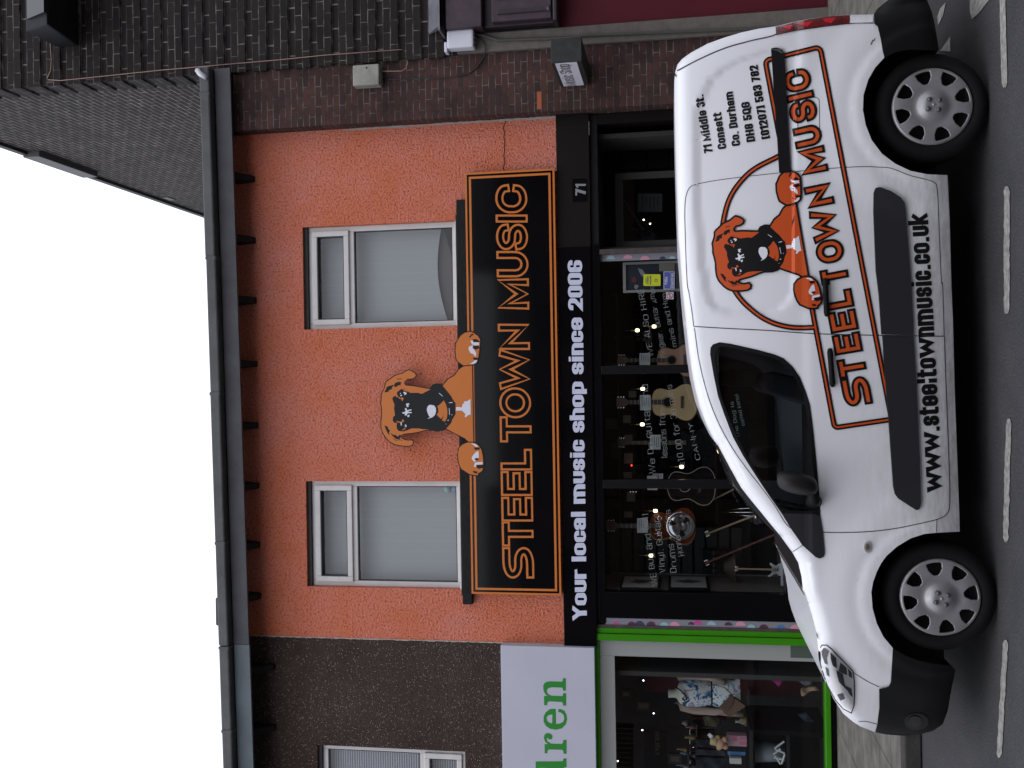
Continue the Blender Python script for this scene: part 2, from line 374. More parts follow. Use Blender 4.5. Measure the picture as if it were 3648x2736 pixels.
def ramp(n, stops):
    cr = n.new('ShaderNodeValToRGB'); e = cr.color_ramp.elements
    e[0].position, e[0].color = stops[0][0], (*stops[0][1], 1); e[1].position, e[1].color = stops[-1][0], (*stops[-1][1], 1)
    for p, c in stops[1:-1]:
        x = e.new(p); x.color = (*c, 1)
    return cr
def mixc(n, l, fac, a, b, mode='MIX'):
    x = n.new('ShaderNodeMix'); x.data_type = 'RGBA'; x.blend_type = mode
    for i, v in ((0, fac), (6, a), (7, b)):
        if isinstance(v, (int, float)): x.inputs[i].default_value = v
        elif isinstance(v, tuple): x.inputs[i].default_value = (*v, 1)
        else: l.new(v, x.inputs[i])
    return x.outputs[2]
def brick_mat(name, c1, c2, mortar, bw=.225, bh=.07, ms=.008, var=.5, odd=None, mortar2=None):
    m = bpy.data.materials.new(name); m.use_nodes = True; n = m.node_tree.nodes; l = m.node_tree.links; b = n['Principled BSDF']
    b.inputs['Roughness'].default_value = .85; b.inputs['Specular IOR Level'].default_value = .2
    t = n.new('ShaderNodeTexCoord'); s = n.new('ShaderNodeSeparateXYZ'); l.new(t.outputs['Object'], s.inputs[0])
    wob = n.new('ShaderNodeTexNoise'); wob.inputs['Scale'].default_value = 5; l.new(t.outputs['Object'], wob.inputs['Vector'])
    ad = n.new('ShaderNodeMath'); ad.operation = 'ADD'; l.new(s.outputs[0], ad.inputs[0]); l.new(s.outputs[1], ad.inputs[1])
    wz = n.new('ShaderNodeMath'); wz.operation = 'MULTIPLY_ADD'; wz.inputs[1].default_value = .012; l.new(wob.outputs['Fac'], wz.inputs[0]); l.new(s.outputs[2], wz.inputs[2])
    c = n.new('ShaderNodeCombineXYZ'); l.new(ad.outputs[0], c.inputs[0]); l.new(wz.outputs[0], c.inputs[1])
    br = n.new('ShaderNodeTexBrick'); l.new(c.outputs[0], br.inputs['Vector'])
    br.inputs['Scale'].default_value = 1; br.inputs['Brick Width'].default_value = bw; br.inputs['Row Height'].default_value = bh
    br.inputs['Mortar Size'].default_value = ms; br.inputs['Mortar Smooth'].default_value = .25; br.inputs['Bias'].default_value = -.1
    br.inputs['Color1'].default_value = (*c1, 1); br.inputs['Color2'].default_value = (*c2, 1); br.inputs['Mortar'].default_value = (*mortar, 1)
    if mortar2:
        nm = n.new('ShaderNodeTexNoise'); nm.inputs['Scale'].default_value = 9; nm.inputs['Detail'].default_value = 4; l.new(t.outputs['Object'], nm.inputs['Vector'])
        rm = ramp(n, [(.42, mortar), (.62, mortar2)]); l.new(nm.outputs['Fac'], rm.inputs[0]); l.new(rm.outputs[0], br.inputs['Mortar'])
    no = n.new('ShaderNodeTexNoise'); no.inputs['Scale'].default_value = 3.5; no.inputs['Detail'].default_value = 8; no.inputs['Roughness'].default_value = .7
    l.new(t.outputs['Object'], no.inputs['Vector'])
    rr = ramp(n, [(.3, (1 - var,) * 3), (.7, (1 + var * .4,) * 3)]); l.new(no.outputs['Fac'], rr.inputs[0])
    col = mixc(n, l, 1.0, br.outputs['Color'], rr.outputs[0], 'MULTIPLY')
    l.new(col, b.inputs['Base Color'])
    n2 = n.new('ShaderNodeTexNoise'); n2.inputs['Scale'].default_value = 60; l.new(t.outputs['Object'], n2.inputs['Vector'])
    hh = n.new('ShaderNodeMath'); hh.operation = 'MULTIPLY_ADD'; hh.inputs[1].default_value = -1.0; l.new(br.outputs['Fac'], hh.inputs[0])
    h2 = n.new('ShaderNodeMath'); h2.operation = 'MULTIPLY'; h2.inputs[1].default_value = .5; l.new(n2.outputs['Fac'], h2.inputs[0]); l.new(h2.outputs[0], hh.inputs[2])
    bu = n.new('ShaderNodeBump'); bu.inputs['Strength'].default_value = .8; bu.inputs['Distance'].default_value = .01
    l.new(hh.outputs[0], bu.inputs['Height']); l.new(bu.outputs[0], b.inputs['Normal'])
    return m
def dash_mat(name, ca, cb, cc, gs=55, spk=None, dist=.012):
    """pebbledash render: large soft patches, fine grains"""
    m = bpy.data.materials.new(name); m.use_nodes = True; n = m.node_tree.nodes; l = m.node_tree.links; b = n['Principled BSDF']
    b.inputs['Roughness'].default_value = .8; b.inputs['Specular IOR Level'].default_value = .25
    t = n.new('ShaderNodeTexCoord')
    big = n.new('ShaderNodeTexNoise'); big.inputs['Scale'].default_value = .9; big.inputs['Detail'].default_value = 9; big.inputs['Roughness'].default_value = .72
    l.new(t.outputs['Object'], big.inputs['Vector'])
    r1 = ramp(n, [(.36, ca), (.5, cb), (.66, cc)]); l.new(big.outputs['Fac'], r1.inputs[0])
    gr = n.new('ShaderNodeTexNoise'); gr.inputs['Scale'].default_value = gs; gr.inputs['Detail'].default_value = 3; gr.inputs['Roughness'].default_value = .6
    l.new(t.outputs['Object'], gr.inputs['Vector'])
    r2 = ramp(n, [(.3, (.40, .36, .34)), (.46, (1, 1, 1)), (.7, (1.22, 1.25, 1.3))]); l.new(gr.outputs['Fac'], r2.inputs[0])
    col = mixc(n, l, 1.0, r1.outputs[0], r2.outputs[0], 'MULTIPLY')
    if spk:
        vo = n.new('ShaderNodeTexVoronoi'); vo.inputs['Scale'].default_value = spk[0]; l.new(t.outputs['Object'], vo.inputs['Vector'])
        s3 = n.new('ShaderNodeSeparateColor'); l.new(vo.outputs['Color'], s3.inputs[0])
        gt = n.new('ShaderNodeMath'); gt.operation = 'GREATER_THAN'; gt.inputs[1].default_value = spk[1]; l.new(s3.outputs[0], gt.inputs[0])
        lt = n.new('ShaderNodeMath'); lt.operation = 'LESS_THAN'; lt.inputs[1].default_value = .32; l.new(vo.outputs['Distance'], lt.inputs[0])
        mu = n.new('ShaderNodeMath'); mu.operation = 'MULTIPLY'; l.new(gt.outputs[0], mu.inputs[0]); l.new(lt.outputs[0], mu.inputs[1])
        col = mixc(n, l, mu.outputs[0], col, spk[2])
    l.new(col, b.inputs['Base Color'])
    bu = n.new('ShaderNodeBump'); bu.inputs['Strength'].default_value = 1.0; bu.inputs['Distance'].default_value = dist
    l.new(gr.outputs['Fac'], bu.inputs['Height']); l.new(bu.outputs[0], b.inputs['Normal'])
    return m
def glass_mat(name, tint=(.9, .95, .95), refl=1.0, rough=0.0, base=.04):
    m = bpy.data.materials.new(name); m.use_nodes = True; n = m.node_tree.nodes; l = m.node_tree.links; n.clear()
    o = n.new('ShaderNodeOutputMaterial'); mx = n.new('ShaderNodeMixShader'); tr = n.new('ShaderNodeBsdfTransparent'); gl = n.new('ShaderNodeBsdfGlossy')
    fr = n.new('ShaderNodeFresnel'); fr.inputs[0].default_value = 1.5
    mu = n.new('ShaderNodeMath'); mu.operation = 'MULTIPLY'; mu.inputs[1].default_value = refl; mu.use_clamp = True
    tr.inputs[0].default_value = (*tint, 1); gl.inputs['Roughness'].default_value = rough
    l.new(fr.outputs[0], mu.inputs[0]); l.new(mu.outputs[0], mx.inputs[0]); l.new(tr.outputs[0], mx.inputs[1]); l.new(gl.outputs[0], mx.inputs[2]); l.new(mx.outputs[0], o.inputs[0])
    return m
# ================================================================== SETTING
asph = bpy.data.materials.new('asphalt'); asph.use_nodes = True
def _asph():
    n = asph.node_tree.nodes; l = asph.node_tree.links; b = n['Principled BSDF']; b.inputs['Roughness'].default_value = .75; b.inputs['Specular IOR Level'].default_value = .35
    t = n.new('ShaderNodeTexCoord')
    a = n.new('ShaderNodeTexNoise'); a.inputs['Scale'].default_value = 1.3; a.inputs['Detail'].default_value = 8; a.inputs['Roughness'].default_value = .7
    g = n.new('ShaderNodeTexNoise'); g.inputs['Scale'].default_value = 90; g.inputs['Detail'].default_value = 2
    l.new(t.outputs['Object'], a.inputs[0]); l.new(t.outputs['Object'], g.inputs[0])
    r1 = ramp(n, [(.3, (.032, .032, .035)), (.55, (.046, .0455, .049)), (.75, (.064, .063, .066))]); l.new(a.outputs['Fac'], r1.inputs[0])
    r2 = ramp(n, [(.3, (.55,) * 3), (.72, (1.5,) * 3)]); l.new(g.outputs['Fac'], r2.inputs[0])
    l.new(mixc(n, l, 1.0, r1.outputs[0], r2.outputs[0], 'MULTIPLY'), b.inputs['Base Color'])
    bu = n.new('ShaderNodeBump'); bu.inputs['Strength'].default_value = .5; bu.inputs['Distance'].default_value = .008
    l.new(g.outputs['Fac'], bu.inputs['Height']); l.new(bu.outputs[0], b.inputs['Normal'])
_asph()
slab = bpy.data.materials.new('paving'); slab.use_nodes = True
def _slab():
    n = slab.node_tree.nodes; l = slab.node_tree.links; b = n['Principled BSDF']; b.inputs['Roughness'].default_value = .85
    t = n.new('ShaderNodeTexCoord'); s = n.new('ShaderNodeMapping'); l.new(t.outputs['Object'], s.inputs[0]); s.inputs['Rotation'].default_value = (0, 0, math.pi / 2)
    br = n.new('ShaderNodeTexBrick'); br.inputs['Scale'].default_value = 1; br.inputs['Brick Width'].default_value = .9; br.inputs['Row Height'].default_value = .6
    br.inputs['Mortar Size'].default_value = .008; br.inputs['Color1'].default_value = (.125, .112, .10, 1); br.inputs['Color2'].default_value = (.12, .112, .10, 1); br.inputs['Mortar'].default_value = (.05, .048, .045, 1)
    l.new(s.outputs[0], br.inputs[0])
    a = n.new('ShaderNodeTexNoise'); a.inputs['Scale'].default_value = 6; a.inputs['Detail'].default_value = 9; l.new(t.outputs['Object'], a.inputs[0])
    r2 = ramp(n, [(.3, (.6,) * 3), (.7, (1.25,) * 3)]); l.new(a.outputs['Fac'], r2.inputs[0])
    l.new(mixc(n, l, 1.0, br.outputs['Color'], r2.outputs[0], 'MULTIPLY'), b.inputs['Base Color'])
    bu = n.new('ShaderNodeBump'); bu.inputs['Strength'].default_value = .4; bu.inputs['Distance'].default_value = .01
    l.new(a.outputs['Fac'], bu.inputs['Height']); l.new(bu.outputs[0], b.inputs['Normal'])
_slab()
m_kerb = mat('kerb_stone', (.045, .042, .038), .85, var=(7, .5), bump=(40, .4))
m_line = mat('road_paint', (.35, .34, .31), .8, var=(30, .55, (.16, .155, .15)), bump=(90, .3, .004))
m_yel = mat('yellow_paint', (.42, .27, .03), .8, var=(25, .5))

o = MB().box(-60, 60, -60, 40, -.5, 0).build('road', asph); tag(o, kind='structure')
KY = -3.18
o = MB().box(-60, 60, KY + .14, 0, 0.004, .12).build('pavement', slab); tag(o, kind='structure')
o = MB().box(-60, 60, -15.5, -12.0, .004, .12).build('pavement', slab); tag(o, kind='structure')
kb = MB()
x = -30.0
while x < 30:
    kb.box(x + .004, x + .911, KY, KY + .137, .004, .122); x += .915
o = kb.build('kerb', m_kerb, bevel=.012); tag(o, kind='structure')

def gmap(x, y, l=0): 
    p = GP(x, y, 0); p.z = .005 + l; return p
def rag(x0, y0, x1, y1, wx, n=26, j=1.6):
    L, Q = [], []
    for i in range(n + 1):
        t = i / n; e = .45 if i in (0, n) else 1
        cx_, cy_ = x0 + (x1 - x0) * t, y0 + (y1 - y0) * t
        L.append((cx_ - wx / 2 * e + random.uniform(-j, j), cy_)); Q.append((cx_ + wx / 2 * e + random.uniform(-j, j), cy_))
    return L + Q[::-1]
marks = [rag(3571, -170, 3582, 311, 21, j=.8), rag(3590, 664, 3590, 1117, 20), rag(3597, 1492, 3586, 1931, 19), rag(3586, 2280, 3562, 2699, 18), rag(3560, 3050, 3530, 3500, 19)]
marks += [[(3458, 0), (3466, -60), (3540, -80), (3526, 0), (3490, 46), (3466, 68), (3458, 40)], [(3352, 181), (3388, 130), (3389, 183)],
          [(3342, 60), (3352, 30), (3372, 8), (3362, 55), (3345, 90)]]
for k, pl in enumerate(marks):
    o = flat('road_marking', [pl], gmap, m_line)
    lb = ['white dash at the far right end of the row, longest behind the rear wheel', 'white road dash below the sliding door of the van', 'white road dash below the front door of the van',
          'worn white road dash ahead of the front wheel', 'white road dash beyond the left edge', 'white hatch stripe cut off by the picture edge beside the bumper', 'small white triangle of paint behind the rear tyre', 'worn thin white streak behind the rear bumper'][k]
    tag(o, lb, 'road marking', 'white painted lines on the asphalt'); o['kind'] = 'structure'
    del o['category'], o['label'], o['group']
o = MB().box(2.25, 30, KY - .22, KY - .12, .004, .008).build('road_marking', m_yel); tag(o, kind='structure')

# ------------------------------------------------------------------ opposite side of the street (seen in reflections)
m_red = brick_mat('opposite_brick', (.16, .07, .05), (.11, .05, .04), (.2, .18, .16))
m_slate = mat('slate', (.06, .06, .065), .7, var=(3, .4))
m_dkglass = mat('dark_glass', (.02, .022, .025), .05)
def opp(x0, x1, lab, hgt):
    t = empty('terraced_house', ((x0 + x1) / 2, -15.6, .12), lab, 'house', 'houses across the street')
    MB().box(x0, x1, -22, -15.6, 0, hgt).build('wall', m_red, t)
    MB().add([(x0, -15.3, hgt), (x1, -15.3, hgt), (x1, -22, hgt), (x0, -22, hgt), (x0, -18.8, hgt + 1.6), (x1, -18.8, hgt + 1.6)], [(0, 1, 5, 4), (2, 3, 4, 5), (0, 4, 3), (1, 2, 5), (0, 3, 2, 1)]).build('roof', m_slate, t)
    for wx in (x0 + 1.4, x1 - 2.4):
        MB().box(wx, wx + 1.1, -15.63, -15.58, 4, 5.5).build('window', m_dkglass, t)
    MB().box(x0 + .6, x1 - .6, -15.64, -15.58, .8, 2.8).build('window', m_dkglass, t)
for i, (a, b, l_, h_) in enumerate([(-16, -9.2, 'brick house across the street, seen in the far left reflections', 5.4), (-9.15, -3.1, 'brick house across the street reflected in the van glass', 5.9), (-3.05, 3.4, 'brick house across the street straight opposite the music shop', 5.5),
                                (3.45, 9.5, 'taller brick house across the street opposite the brick pier', 6.4), (9.55, 16, 'brick house across the street at the far right', 5.5)]):
    opp(a, b, l_, h_)

# ================================================================== MUSIC SHOP BUILDING
m_or = dash_mat('orange_pebbledash', (.55, .142, .062), (.57, .170, .105), (.57, .205, .155), gs=44, dist=.03)
m_br = dash_mat('brown_pebbledash', (.036, .021, .016), (.046, .029, .023), (.060, .043, .036), gs=50, spk=(75, .84, (.30, .28, .26)), dist=.02)
m_upvc = mat('white_upvc', (.58, .56, .55), .35, var=(4, .12))
m_upvc2 = mat('dark_gasket', (.03, .03, .032), .6)  # dark gasket colour round the panes
m_blk = mat('black_gloss_paint', (.0025, .0025, .003), .25, bump=(30, .08), spec=.12)
m_blkm = mat('black_weathered_paint', (.009, .009, .010), .6, var=(6, .5), bump=(25, .5), spec=.2)
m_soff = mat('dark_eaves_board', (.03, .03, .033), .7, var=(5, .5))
m_gut = mat('grey_gutter', (.075, .08, .082), .6, var=(3, .45), bump=(20, .2))
m_fas = mat('dark_fascia_board', (.052, .05, .062), .6, var=(2.5, .5), bump=(20, .2))
m_fas2 = mat('blue_grey_fascia', (.10, .13, .15), .55, var=(2.5, .35))
m_tile = mat('concrete_roof_tile', (.06, .06, .062), .8, var=(4, .4))
XL, XR = -2.85, 2.915
shop = empty('shop_building', (0, 0, .12), 'orange pebbledashed music shop with two upstairs windows above black shopfront', 'shop')
def wallmesh(x0, x1, z0, z1, holes, y=0., th=.3):
    return [([(x0, z0), (x1, z0), (x1, z1), (x0, z1)], [[(a, c), (b, c), (b, d), (a, d)] for a, b, c, d in holes])], (lambda u, v, l=0: Vector((u, y + th, v))), th
WR = (.658, 1.826, 4.092, 5.885); WL = (-2.27, -1.07, 4.092, 5.895)
pl, mf, th = wallmesh(XL, XR, 2.93, 6.76, [WR, WL])
flat('rendered_wall', pl, mf, m_or, shop, thick=th)
m_chip = mat('chipped_edge_plaster', (.34, .3, .28), .9, bump=(40, .6))
# ragged pale lips where the render stops
def lip(xc, z0, z1, wd, nm='render_edge'):
    q = []; z = z0; L = []; Rr = []
    while z < z1:
        L.append((xc - wd * random.uniform(.2, 1.0), z)); Rr.append((xc + wd * random.uniform(.1, .7), z)); z += .03
    flat(nm, [L + Rr[::-1]], lambda u, v, l=0: Vector((u, -.001, v)), m_chip, shop, thick=.006)
lip(XR - .012, 2.96, 5.4, .022); lip(XL + .004, 2.98, 6.6, .012)
# crack
m_crk = mat('crack', (.02, .012, .01), .9)
c0 = P(1648 + 150, 1258 / 2.074); cr = []
zx = [(1648,1258),(1645,1235),(1655,1200),(1648,1150),(1653,1110),(1650,1085),(1655,1040),(1647,1010),(1655,985),(1645,950),(1652,920),(1665,890),(1668,870)]
cr = [P(1000 + a / 2.074, b / 2.074, -.002) for a, b in zx]
MB().tube(cr, .0045, 5).build('crack', m_crk, shop)

m_blind = bpy.data.materials.new('net_blind'); m_blind.use_nodes = True
def _bl():
    n = m_blind.node_tree.nodes; l = m_blind.node_tree.links; b = n['Principled BSDF']; b.inputs['Roughness'].default_value = .9
    t = n.new('ShaderNodeTexCoord'); s = n.new('ShaderNodeSeparateXYZ'); l.new(t.outputs['Object'], s.inputs[0])
    fr = n.new('ShaderNodeMath'); fr.operation = 'MULTIPLY'; fr.inputs[1].default_value = 8.5; l.new(s.outputs[0], fr.inputs[0])
    f2 = n.new('ShaderNodeMath'); f2.operation = 'FRACT'; l.new(fr.outputs[0], f2.inputs[0])
    gt = n.new('ShaderNodeMath'); gt.operation = 'GREATER_THAN'; gt.inputs[1].default_value = .93; l.new(f2.outputs[0], gt.inputs[0])
    no = n.new('ShaderNodeTexNoise'); no.inputs['Scale'].default_value = 60; l.new(t.outputs['Object'], no.inputs[0])
    mu = n.new('ShaderNodeMath'); mu.operation = 'MULTIPLY'; l.new(gt.outputs[0], mu.inputs[0]); l.new(no.outputs['Fac'], mu.inputs[1])
    l.new(mixc(n, l, mu.outputs[0], (.33, .335, .335), (.40, .40, .385)), b.inputs['Base Color'])
_bl()
g_up = glass_mat('upstairs_glass', (.85, .88, .9), 1.5)
m_brd = mat('brown_room_reflection', (.05, .036, .034), .9)  # room wall colour; its brown also stands for the reflected roof

def fr_box(mb, x0, x1, z0, z1, wd, ya, yb):
    mb.box(x0, x0 + wd, ya, yb, z0, z1); mb.box(x1 - wd, x1, ya, yb, z0, z1)
    mb.box(x0 + wd, x1 - wd, ya, yb, z0, z0 + wd); mb.box(x0 + wd, x1 - wd, ya, yb, z1 - wd, z1)
def window(W, parent, zt=.505, roof_reflection=False, swap=False, blinds=False):
    x0, x1, z0, z1 = W
    lz = z1 - .045                                   # dark strip under the lintel
    w_ = MB().box(x0, x1, .035, .1, lz, z1).build('window', m_soff, parent)
    b = MB(); fr_box(b, x0, x1, z0, lz, .062, .07, .14)
    tz = lz - zt if not swap else z0 + zt
    b.box(x0 + .062, x1 - .062, .072, .14, tz - .035, tz + .035)
    b.build('frame', m_upvc, w_, bevel=.006)
    za, zb = (tz + .035, lz - .062) if not swap else (z0 + .062, tz - .035)
    b = MB(); fr_box(b, x0 + .05, x1 - .05, za - .015, zb + .015, .062, .045, .1)
    b.build('sash', m_upvc, w_, bevel=.008)
    b = MB(); fr_box(b, x0 + .111, x1 - .111, za + .045, zb - .045, .009, .05, .095)
    zc, zd = (z0 + .062, tz - .035) if not swap else (tz + .035, lz - .062)
    fr_box(b, x0 + .061, x1 - .061, zc - .001, zd + .001, .011, .08, .12); b.build('gasket', m_upvc2, w_)
    # panes: very slightly bowed, as double glazing is
    def pane(a, b_, c, d, bow):
        return MB().grid(lambda u, v: (a + (b_ - a) * u, .1 + bow * 16 * u * (1 - u) * v * (1 - v), c + (d - c) * v), 16, 16)
    pn = pane(x0 + .06, x1 - .06, zc, zd, .006); pn.build('pane', g_up, w_, smooth=True, fixn=False)
    pane(x0 + .11, x1 - .11, za, zb, .001).build('pane', g_up, w_, smooth=True, fixn=False)
    if roof_reflection:  # curved blind edge and brown shapes imitate a roof reflected in the pane
        N = 24; refl_edge = [(x0 + .02 + (x1 - x0 - .04) * i / N, z0 + .15 + .085 * math.sin(math.pi * i / N) + .07 * i / N) for i in range(N + 1)]
        flat('blind', [refl_edge + [(x1 - .02, lz), (x0 + .02, lz)]], lambda u, v, l=0: Vector((u, .23, v)), m_blind, w_, thick=.008)
        refl_low_edge = [(x0 + .02 + (x1 - x0 - .04) * i / N, z0 + .15 + .07 * i / N - .10 * math.sin(math.pi * i / N)) for i in range(N + 1)]
        flat('roof_reflection', [refl_low_edge + [(a_, b_ + .05) for a_, b_ in refl_edge[::-1]]], lambda u, v, l=0: Vector((u, .27, v)), mat('taupe_reflection', (.085, .07, .065), .9), w_, thick=.008)
    else:
        MB().box(x0 + .02, x1 - .02, .22, .23, z0 + .02, lz).build('blind' if blinds is False else 'venetian_blind', m_blind, w_)
    MB().box(x0 - .3, x1 + .3, .6, .62, z0 - .3, z1 + .2).build('room_wall', m_brd, w_)
    return w_
wr = window(WR, shop, roof_reflection=True); wr['label'] = 'right upstairs window, brown roof reflection shaped below its blind'
wl = window(WL, shop); wl['label'] = 'left upstairs window with a coloured ornament on its sill'
# little ornament inside the left window
t = empty('toy_ball', (P(1560, 1745, .16).x, .16, 4.2), 'pastel striped ornament in the left upstairs window corner', 'ornament')
m_pas = mat('pastel_blue', (.16, .25, .42), .6); m_pg = mat('pastel_green', (.28, .45, .38), .6)
bx_ = P(1575, 1740, .18)
MB().lathe((bx_.x, .18, 4.19), [(0, -.045), (.03, -.035), (.045, 0), (.03, .035), (0, .045)], 'z', 16).build('body', m_pas, t, smooth=True)
MB().lathe((bx_.x, .18, 4.28), [(0, -.045), (.035, -.03), (.05, 0), (.035, .03), (0, .045)], 'z', 16).build('top', m_pg, t, smooth=True)
# black stone band under the windows
b = MB().box(-2.42, 2.04, -.07, 0, 3.965, 4.072); b.box(-2.33, 1.88, -.045, 0, 4.072, 4.088)
b.build('sill_band', m_blkm, shop, bevel=.006)
for a_, b_, w_ in ((.66, 1.82, wr), (-2.27, -1.07, wl)): MB().box(a_, b_, .0, .07, 4.088, 4.11).build('sill', m_upvc, w_, bevel=.004)
# corbels
cy_ = [638, 856, 1071, 1297, 1516, 1730, 1940, 2122]
for i, yy in enumerate(cy_):
    px_ = P(890, yy, -.03).x
    zt_, zb_ = 6.66, P(897 + i * 3.2, yy, -.09).z
    a = [(px_ - .05, -.33, zt_), (px_ + .05, -.33, zt_), (px_ + .034, -.09, zb_), (px_ - .034, -.09, zb_)]
    c = [(px_ - .05, 0, zt_), (px_ + .05, 0, zt_), (px_ + .034, 0, zb_), (px_ - .034, 0, zb_)]
    MB().hexa(a, c).build('corbel', m_blkm, shop, bevel=.006)
# eaves, gutter and roof of the music shop
def eaves(x0, x1, parent, fas, zs):
    n0 = set(COL.objects)
    _eaves(x0, x1, parent, fas, zs)
    for o_ in COL.objects:
        if o_ not in n0:
            for v in o_.data.vertices: v.co.z += .018 * (v.co.x - 2.47) + .022
def _eaves(x0, x1, parent, fas, zs):
    MB().box(x0, x1, -.34, 0, 6.675 + zs, 6.69 + zs).build('soffit', m_soff, parent)
    MB().box(x0, x1, -.372, -.341, 6.515 + zs, 6.70 + zs).build('fascia_board', fas, parent, bevel=.004)
    g = MB(); x = x0; L = 1.15
    while x < x1 - .01:
        xe = min(x + L, x1); dz = random.uniform(-.006, .006) + zs
        g.box(x + .002, xe - .002, -.47, -.33, 6.715 + dz, 6.835 + dz); g.box(xe - .035, xe + .012 if xe < x1 else xe, -.477, -.33, 6.708 + dz, 6.842 + dz); x = xe; L = random.uniform(1.5, 2.2)
    g.build('gutter', m_gut, parent, bevel=.02)
    MB().add([(x0, -.33, 6.80), (x1, -.33, 6.80), (x1, 4, 7.9), (x0, 4, 7.9), (x1, 8, 6.8), (x0, 8, 6.8), (x0, -.33, 6.7), (x1, -.33, 6.7), (x1, 8, 6.7), (x0, 8, 6.7)],
             [(0, 1, 2, 3), (3, 2, 4, 5), (0, 3, 5, 9, 6), (1, 7, 8, 4, 2), (6, 9, 8, 7), (4, 8, 9, 5), (0, 6, 7, 1)]).build('roof', m_tile, parent)
eaves(XL, 3.575, shop, m_fas, 0)
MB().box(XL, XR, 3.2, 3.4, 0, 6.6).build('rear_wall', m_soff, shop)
MB().box(XL + .01, XR - .3, .31, 3.2, 2.9, 2.95).build('ceiling', mat('ceiling_paint', (.10, .10, .10), .9), shop)

# ------------------------------------------------------------------ left neighbour
left = empty('shop_building', (-5.5, 0, .12), 'brown pebbledashed shop with green shopfront and pale sign', 'shop')
W3 = (P(1151, 2738).x - .9, P(1151, 2662).x, 4.09, 5.63)
W3 = (P(1300, 2668).x - 1.25, P(1151, 2655).x, P(1657, 2700).z, P(1130, 2700).z)
pl, mf, th = wallmesh(-8.6, XL - .001, 2.7, 6.64, [W3], y=.004)
flat('rendered_wall', pl, mf, m_br, left, thick=th)
eaves(-8.6, XL - .003, left, m_fas2, -.004)
for xx in (P(930, 2372).x, P(940, 2587).x, -5.2):
    MB().hexa([(xx - .05, -.33, 6.6), (xx + .05, -.33, 6.6), (xx + .03, -.05, 6.3), (xx - .03, -.05, 6.3)], [(xx - .05, 0, 6.6), (xx + .05, 0, 6.6), (xx + .03, 0, 6.3), (xx - .03, 0, 6.3)]).build('corbel', m_blkm, left)
w3 = window(W3, left, zt=.5, swap=True, blinds=True)
# venetian blind slats behind the glass
b = MB(); z = W3[2] + .03
while z < W3[3]:
    b.box(W3[0], W3[1], .185, .2, z, z + .012); z += .028
b.build('slats', mat('pale_slat', (.45, .46, .5), .5), w3)
MB().box(-8.6, XL, 2.6, 2.8, 0, 6.6).build('rear_wall', m_soff, left)
# ridge tile bump on the party wall
MB().box(P(768, 2180, -.3).x - .16, P(768, 2180, -.3).x + .16, -.3, 3, 6.80, 6.875).build('party_wall_coping', m_tile, shop, bevel=.02)

# ------------------------------------------------------------------ brick pier and tall building on the right
m_pier = brick_mat('pier_brick', (.075, .034, .029), (.040, .024, .023), (.045, .04, .037), bh=.0705, ms=.0055, var=.45, mortar2=(.15, .14, .13))
m_tall = brick_mat('tall_brick', (.024, .018, .017), (.013, .012, .012), (.045, .042, .04), bw=.268, bh=.0847, ms=.0055, var=.35, mortar2=(.175, .165, .145))
m_flank = brick_mat('flank_brick', (.030, .022, .022), (.019, .016, .017), (.12, .113, .105), bw=.268, bh=.0847, ms=.009, var=.5, mortar2=(.24, .23, .21))
pier = empty('brick_pier', (3.25, -.1, .12), 'red brown brick pier between the orange shop and the ribbed dark building', 'pier')
MB().box(XR, 3.583, -.2, .3, 0, 6.60).build('brickwork', m_pier, pier)
p = P(2088 - 170, 0, -.2)
q0, q1 = P(1900 + 35 / 2.5925, 1010 / 2.5925, -.2), P(1900 + 75 / 2.5925, 845 / 2.5925, -.2)
MB().box(q0.x, q1.x, -.2035, -.19, q1.z, q0.z).build('orange_brick', mat('bright_brick', (.30, .085, .035), .85, bump=(60, .4)), pier)
tall = empty('tall_building', (6, 3, .12), 'tall dark brick building with ribbed front and flat roof', 'building')
TX = 3.586
b = MB().box(TX, 14, -.22, 9.6, 4.0, 11.2); b.build('flank_wall', m_flank, tall)
b = MB(); z = 49 * .0847 - .006
while z < 11.0:
    b.box(TX - .028, 14, -.252, .10, z, z + .1694); z += .2541
b.build('ribbed_front', m_tall, tall, bevel=.004)
MB().box(TX - .05, 14, -.3, 9.65, 11.2, 11.3).build('coping', m_soff, tall)
# bits on the roof edge, and a pale stone let into the flank
a = P(75, 545, 3).x
MB().box(TX - .09, TX + .1, 2.6, 4.1, 11.0, 11.27).build('roof_vent', mat('vent_grey', (.07, .07, .07), .6), tall, bevel=.01)
MB().box(TX - .015, TX + .1, 6.3, 6.6, 10.98, 11.1).build('lead_patch', mat('vent_grey', (.07, .07, .07), .6), tall)
# ground floor of the tall building
m_ren = mat('grey_stone_jamb', (.125, .112, .098), .85, var=(8, .3), bump=(35, .4))
m_crim = mat('crimson_panel', (.085, .008, .016), .5, var=(1.2, .25), spec=.2)
m_purp = mat('purple_paint', (.05, .026, .042), .5, var=(6, .5), bump=(15, .2))
m_purd = mat('dark_purple_paint', (.02, .011, .016), .5, var=(6, .4))
xj0 = P(2300, 150, -.24).x; xj1 = P(2300, 74, -.24).x
MB().box(TX + .001, xj1, -.245, .3, 0, 4.0).build('stone_jamb', m_ren, tall, bevel=.01)
zc_ = P(1976, 60, -.28).z
zlow = P(3055, 60, -.28).z
b = MB().box(xj1, 9, -.2, .3, zlow, zc_); b.build('crimson_panel', m_crim, tall)
MB().box(xj1, 9, -.24, .3, 0, zlow).build('stone_plinth', m_ren, tall, bevel=.01)
zp0 = P(1718, 60, -.4).z; zt0 = P(1590, 60, -.4).z
pj = P(1800, 92, -.34).x
b = MB(); b.box(pj, 9, -.33, -.2, zc_, zp0); b.build('console_block', m_purd, tall, bevel=.01)
